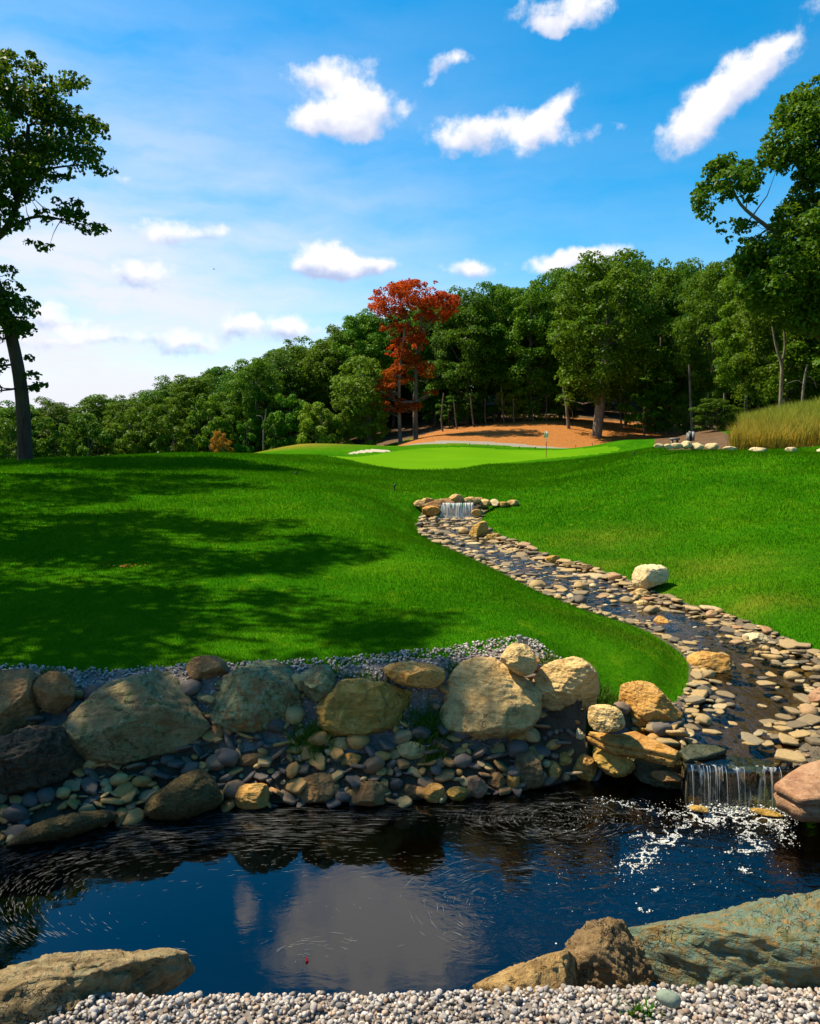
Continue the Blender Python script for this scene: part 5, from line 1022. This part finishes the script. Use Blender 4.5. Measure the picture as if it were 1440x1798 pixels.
hero('red_tree', 'red-leaved autumn tree with thin open crown, standing out above the wood', 57, [
    ([(642, 550), (650, 512), (690, 492), (722, 485), (748, 494), (770, 492), (786, 516), (810, 516), (806, 548), (780, 566), (725, 566), (690, 558), (660, 566)], .8), ([(646, 572), (690, 562), (735, 566), (760, 572), (745, 600), (690, 592)], .5), ([(674, 620), (690, 592), (735, 582), (756, 600), (738, 628), (700, 632)], .75), ([(730, 640), (760, 630), (765, 660), (738, 680)], .4)],
    [([(730, 770), (729, 700), (731, 640), (738, 590), (742, 545), (748, 510)], .2, .05), ([(738, 600), (715, 560), (700, 520)], .09, .03), ([(740, 585), (765, 555), (790, 530)], .08, .03), ([(712, 556), (680, 545), (660, 530)], .05, .02)], LEAFR, BARK, .15, 10.5, .5, 2.0, 503)
hero('red_tree', 'slimmer tree with orange-red lower boughs beside the taller red one', 56, [
    ([(660, 690), (670, 656), (692, 636), (722, 620), (746, 616), (738, 652), (714, 676), (700, 694), (675, 696)], 1.0), ([(652, 718), (668, 694), (700, 698), (740, 706), (738, 724), (700, 727), (680, 722)], 1.0), ([(738, 692), (768, 680), (770, 692), (745, 700)], .6), ([(690, 640), (700, 600), (722, 600), (730, 630)], .5)],
    [([(703, 768), (701, 720), (702, 660), (708, 600), (712, 570)], .15, .05)], LEAFR, BARK, .15, 8.5, .5, 1.5, 504)
hero('yellow_green_tree', 'yellow-green tree left of the red one, paler than the wood around it', 57, [([(578, 690), (590, 650), (625, 618), (660, 622), (676, 660), (672, 712), (655, 770), (620, 776), (596, 750)], 1.0)], [([(650, 774), (648, 720), (640, 670), (636, 640)], .14, .05)], LEAFL, BARK, .2, 5.0, .75, 2.2, 505)
# the two stems on the straw bed and bare snags
def stem(name, label, Y, path, r0, r1, mat, extra=(), cat='tree trunk'):
    base = P_y(path[0][0], path[0][1], Y); base[2] = zat1(base[0], Y) - .1; P = []
    for pth, a, b in [(path, r0, r1)] + list(extra):
        p = np.array([P_y(u, v, Y) for u, v in pth]) - base
        if pth is path: p[0, 2] = 0
        s = smooth_line(p[:, [0, 2]], 3); p = np.column_stack([s[:, 0], np.zeros(len(s)), s[:, 1]]); P.append(tube(p, np.linspace(a, b, len(p)), 8))
    return tag(link(name, mesh_np(name, *join(P)), mat, loc=base), label, cat)
PALEB = mat_bark('bark_pale', (.08, .068, .05), (.19, .16, .12))
stem('tree_trunk', 'thick pale leaning trunk rising from the right of the orange straw bed', 55, [(1047, 768), (1053, 700), (1060, 640), (1066, 585), (1072, 540)], .30, .1, PALEB, [([(1064, 600), (1085, 580), (1110, 550)], .09, .03), ([(1062, 612), (1040, 590), (1010, 580)], .08, .02)])
stem('tree_trunk', 'short pale leaning stem in the middle of the straw bed', 57, [(999, 748), (995, 715), (990, 685), (988, 660)], .13, .05, PALEB, [([(994, 712), (1004, 720), (1006, 735)], .03, .01)])
stem('tree_trunk', 'Y-forked pale trunk behind the meadow grass at the right', 38, [(1371, 715), (1372, 670), (1372, 640), (1362, 605), (1356, 570)], .10, .04, PALEB, [([(1372, 642), (1378, 610), (1376, 570)], .06, .03)])
stem('dead_snag', 'bare broken snag with side twigs above the meadow grass', 34, [(1408, 700), (1412, 670), (1418, 640)], .07, .03, PALEB, [([(1411, 675), (1400, 668), (1380, 674)], .02, .008), ([(1415, 660), (1428, 665), (1434, 682)], .02, .008)], 'dead tree')
stem('dead_snag', 'bare hooked snag in front of the wood left of the tan mound', 56, [(462, 785), (463, 755), (466, 735), (468, 718)], .07, .03, PALEB, [([(464, 748), (460, 732), (450, 730)], .04, .02)], 'dead tree')
for i, (px, pt, Y, r) in enumerate([(830, 690, 60, .07), (852, 700, 61, .06), (868, 690, 62, .06), (884, 680, 61, .08), (902, 700, 60, .06), (918, 690, 62, .07), (936, 695, 61, .06), (960, 690, 61, .07), (775, 690, 60, .07), (800, 695, 60, .06), (1090, 690, 60, .08), (1130, 690, 58, .07), (1214, 640, 50, .10), (1272, 690, 46, .09), (1240, 690, 50, .07), (1180, 700, 56, .06)]):
    stem('tree_trunk', 'thin bare trunk among several in the shade under the edge of the wood', Y, [(px + 3, 765), (px, 735), (px + (i % 3 - 1) * 4, pt)], r, r * .6, BARK)['group'] = 'thin trunks in the shade of the wood'
# trees beyond the left edge of the frame: their shadows fall across the lawn
NEARV = [forest_variant(421, 13, 3.2, .40, 90, 100, .19, .2), forest_variant(422, 13, 3.2, .42, 84, 100, .19, .2)]
for i, (x, y, h, w) in enumerate([(-7.2, 8.35, 12.0, 1.7), (-9.4, 8.7, 11.5, 1.7), (-8.1, 12.0, 12.0, 1.75), (-10.7, 13.3, 12.5, 1.9), (-8.7, 6.8, 10.0, 1.1), (-11.4, 19.2, 13.0, 1.8), (-13.5, 17.0, 13.0, 2.0), (-19, 28, 13.5, 3.2)]):
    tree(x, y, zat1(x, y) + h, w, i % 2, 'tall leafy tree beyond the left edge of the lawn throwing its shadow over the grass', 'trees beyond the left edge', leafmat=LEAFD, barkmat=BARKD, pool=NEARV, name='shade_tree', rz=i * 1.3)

# ------------------------------------------------------------------ small things
def lathe(profile, sides=12):
    a = np.arange(sides) / sides * 2 * math.pi; pr = np.array(profile, float)
    V = np.stack([pr[:, None, 0] * np.cos(a), pr[:, None, 0] * np.sin(a), np.repeat(pr[:, 1:2], sides, 1)], 2).reshape(-1, 3)
    F = [(i * sides + j, i * sides + (j + 1) % sides, (i + 1) * sides + (j + 1) % sides, (i + 1) * sides + j) for i in range(len(pr) - 1) for j in range(sides)]
    return V, np.array(F)
def box(x0, x1, y0, y1, z0, z1):
    V = np.array([(x, y, z) for z in (z0, z1) for y in (y0, y1) for x in (x0, x1)]); return V, np.array([(0, 2, 3, 1), (4, 5, 7, 6), (0, 1, 5, 4), (2, 6, 7, 3), (0, 4, 6, 2), (1, 3, 7, 5)])
def plain(name, c, rough=.6, var=.25, sc=30):
    m = M(name); a = m.noise(sc, 4, .6, m.obj()); return m.done(m.principled(m.mix(m.mr(a, .35, .7), c, tuple(x * (1 - var) for x in c)), rough, .4))
POSTM = plain('weathered_grey', (.25, .27, .24)); WHITE = plain('white_enamel', (.75, .74, .70), .4, .1); REDM = plain('red_enamel', (.45, .09, .04), .4); FLAGM = plain('flag_cloth', (.72, .66, .38), .8); BLACKM = plain('black_plastic', (.02, .02, .018)); STEEL = plain('grey_steel', (.14, .145, .135), .6)
# two capped posts by the lawn edge
for px, pt, lb in [(912, 1115, 'taller grey capped post of the pair above the small perched boulder'), (923, 1119, 'shorter grey capped post, right one of the pair above the small perched boulder')]:
    Y = 5.6; p = P_y(px, pt, Y); z0 = zat1(p[0], Y) - .02; h = p[2] - z0; t = empty('short_post', (p[0], Y, z0), lb, 'post', 'pair of short grey posts at the lawn edge')
    link('shaft', mesh_np('shaft', *lathe([(.018, 0), (.018, h - .022)], 8), False), POSTM, t); link('cap', mesh_np('cap', *lathe([(.014, h - .022), (.021, h - .022), (.0215, h - .004), (.016, h), (0, h)], 8), False), STEEL, t)
# flagstick on the green
p = P_y(959, 803, 39.5); z0 = zat1(p[0], 39.5); top = P_y(959, 757, 39.5)[2] - z0; t = empty('flagstick', (p[0], 39.5, z0), 'flagstick with a small pale yellow flag standing on the far putting green', 'golf flag')
link('pole', mesh_np('pole', *lathe([(.018, -.02), (.018, top * .62)], 8)), REDM, t); link('pole_top', mesh_np('pole_top', *lathe([(.017, top * .62), (.015, top), (0, top + .01)], 8)), WHITE, t)
g = np.linspace(0, 1, 9); V = []; 
for v in (0, .5, 1):
    for u in g: V.append((-.10 + .20 * u - .03 * v, .03 * math.sin(u * 5 + v), top - .01 - .32 * v * (1 - .25 * u) - .05 * u))
F = np.array([(r_ * 9 + c_, r_ * 9 + c_ + 1, r_ * 9 + c_ + 10, r_ * 9 + c_ + 9) for r_ in range(2) for c_ in range(8)]); fo = link('flag', mesh_np('flag', np.array(V), F), FLAGM, t); so = fo.modifiers.new('thickness', 'SOLIDIFY'); so.thickness = .006
# stakes
for px, py, Y, h, lb in [(825, 778, 47.6, .14, 'first dark marker stake from the left along the back of the green'), (857, 781, 47.2, .14, 'second dark marker stake along the back of the green'), (885, 783.5, 46.6, .14, 'third dark marker stake, left of the flag'), (912, 786.5, 46, .14, 'dark marker stake just left of the flag'), (940, 788.5, 45.6, .14, 'dark marker stake directly left of the flagstick base'), (1011, 791.5, 45, .14, 'dark marker stake right of the flag'), (1040, 793, 44.5, .14, 'dark marker stake at the right end of the row behind the green'),
        (520, 832, 19, .10, 'small dark stake near the tip of the tree shadow on the left lawn'), (693, 866, 17.2, .16, 'dark stake in the valley left of the upper waterfall'), (1113, 812, 22.4, .12, 'dark stake on the right lawn near the crest'), (676, 793, 43, .14, 'dark marker stake behind the sand bunker')]:
    p = P_y(px, py, Y); z0 = zat1(p[0], Y); t = empty('marker_stake', (p[0], Y, z0), lb, 'stake', 'small dark stakes on the lawns')
    link('peg', mesh_np('peg', *lathe([(.008, -.03), (.014, h * .7)], 6)), BLACKM, t); link('head', mesh_np('head', *lathe([(.014, h * .7), (.034, h * .74), (.034, h * .95), (0, h)], 8)), BLACKM, t)
# utility post and low box behind the crest boulders
p = P_y(1212, 757, 30); z0 = zat1(p[0], 30); h = p[2] - z0; t = empty('utility_post', (p[0], 30, z0), 'grey utility post with two switch boxes in front of the dark wood', 'utility post')
link('post', mesh_np('post', *box(-.045, .045, -.045, .045, -.05, h), False), STEEL, t); b_ = link('switch_box', mesh_np('switch_box', *box(-.13, -.05, -.14, .02, h - .42, h - .06), False), STEEL, t); link('switch_box', mesh_np('switch_box', *box(.05, .13, -.14, .02, h - .36, h - .02), False), POSTM, t)
link('door', mesh_np('door', *box(-.12, -.06, -.152, -.141, h - .39, h - .10), False), POSTM, b_); link('front_plate', mesh_np('front_plate', *box(-.03, .03, -.056, -.0455, h - .3, h - .1), False), BLACKM, t)
p = P_y(1185, 769, 28); z0 = zat1(p[0], 28); h = p[2] - z0; t = empty('low_table', (p[0], 28, z0), 'low grey box-topped stand behind the crest boulders, left of the utility post', 'stand')
link('top', mesh_np('top', *box(-.14, .14, -.12, .12, h - .07, h), False), STEEL, t)
for q in (-.09, .09): link('leg', mesh_np('leg', *box(q - .03, q + .03, -.04, .04, -.05, h - .072), False), STEEL, t)
# fallen leaves
def leafpile(name, px, py, k, sx, sy, size, mat, label, cat, seed, z=None):
    rs = np.random.default_rng(seed); c = hit(px, py) if z is None else P_z(px, py, z); x = c[0] + rs.normal(0, sx, k); y = c[1] + rs.normal(0, sy, k); zz = zat(x, y) + .018 + rs.uniform(0, .02, k) if z is None else np.full(k, z + .004)
    nr = rs.normal(0, .3, (k, 3)) + np.array((0, 0, 1)); nr /= np.linalg.norm(nr, axis=1)[:, None]; o = np.array((c[0], c[1], zz.min())); V, F = leaves(np.stack([x, y, zz], 1) - o, nr, size, rs)
    return tag(link(name, mesh_np(name, V, F, False), mat, loc=o), label, cat)
leafpile('fallen_leaves', 225, 998, 26, .085, .03, .035, LEAFO, 'small scatter of yellow leaves lying on the left lawn', 'leaves', 3); leafpile('fallen_leaf', 540, 1686, 1, .001, .001, .035, LEAFR, 'single red leaf floating on the reflected white cloud', 'leaf', 4, 0.0)
# bird in the sky
bv = np.array([(-.16, 0, 0), (-.05, -.035, .01), (.12, 0, .01), (-.05, .035, .01), (-.02, -.34, .09), (.05, -.3, .09), (.06, -.03, .02), (-.02, .34, .05), (.05, .3, .05), (.06, .03, .02), (0, 0, -.04)])
bf = np.array([(0, 1, 10), (1, 6, 10), (6, 2, 10), (2, 9, 10), (9, 3, 10), (3, 0, 10), (0, 3, 1), (1, 3, 9), (1, 9, 6), (6, 9, 2), (1, 4, 5), (1, 5, 6), (3, 9, 8), (3, 8, 7)])
p = P_y(376, 473, 110); tag(link('bird', mesh_np('bird', bv, bf, False), BLACKM, loc=p), 'tiny dark bird gliding in the pale sky left of the middle cloud', 'bird')
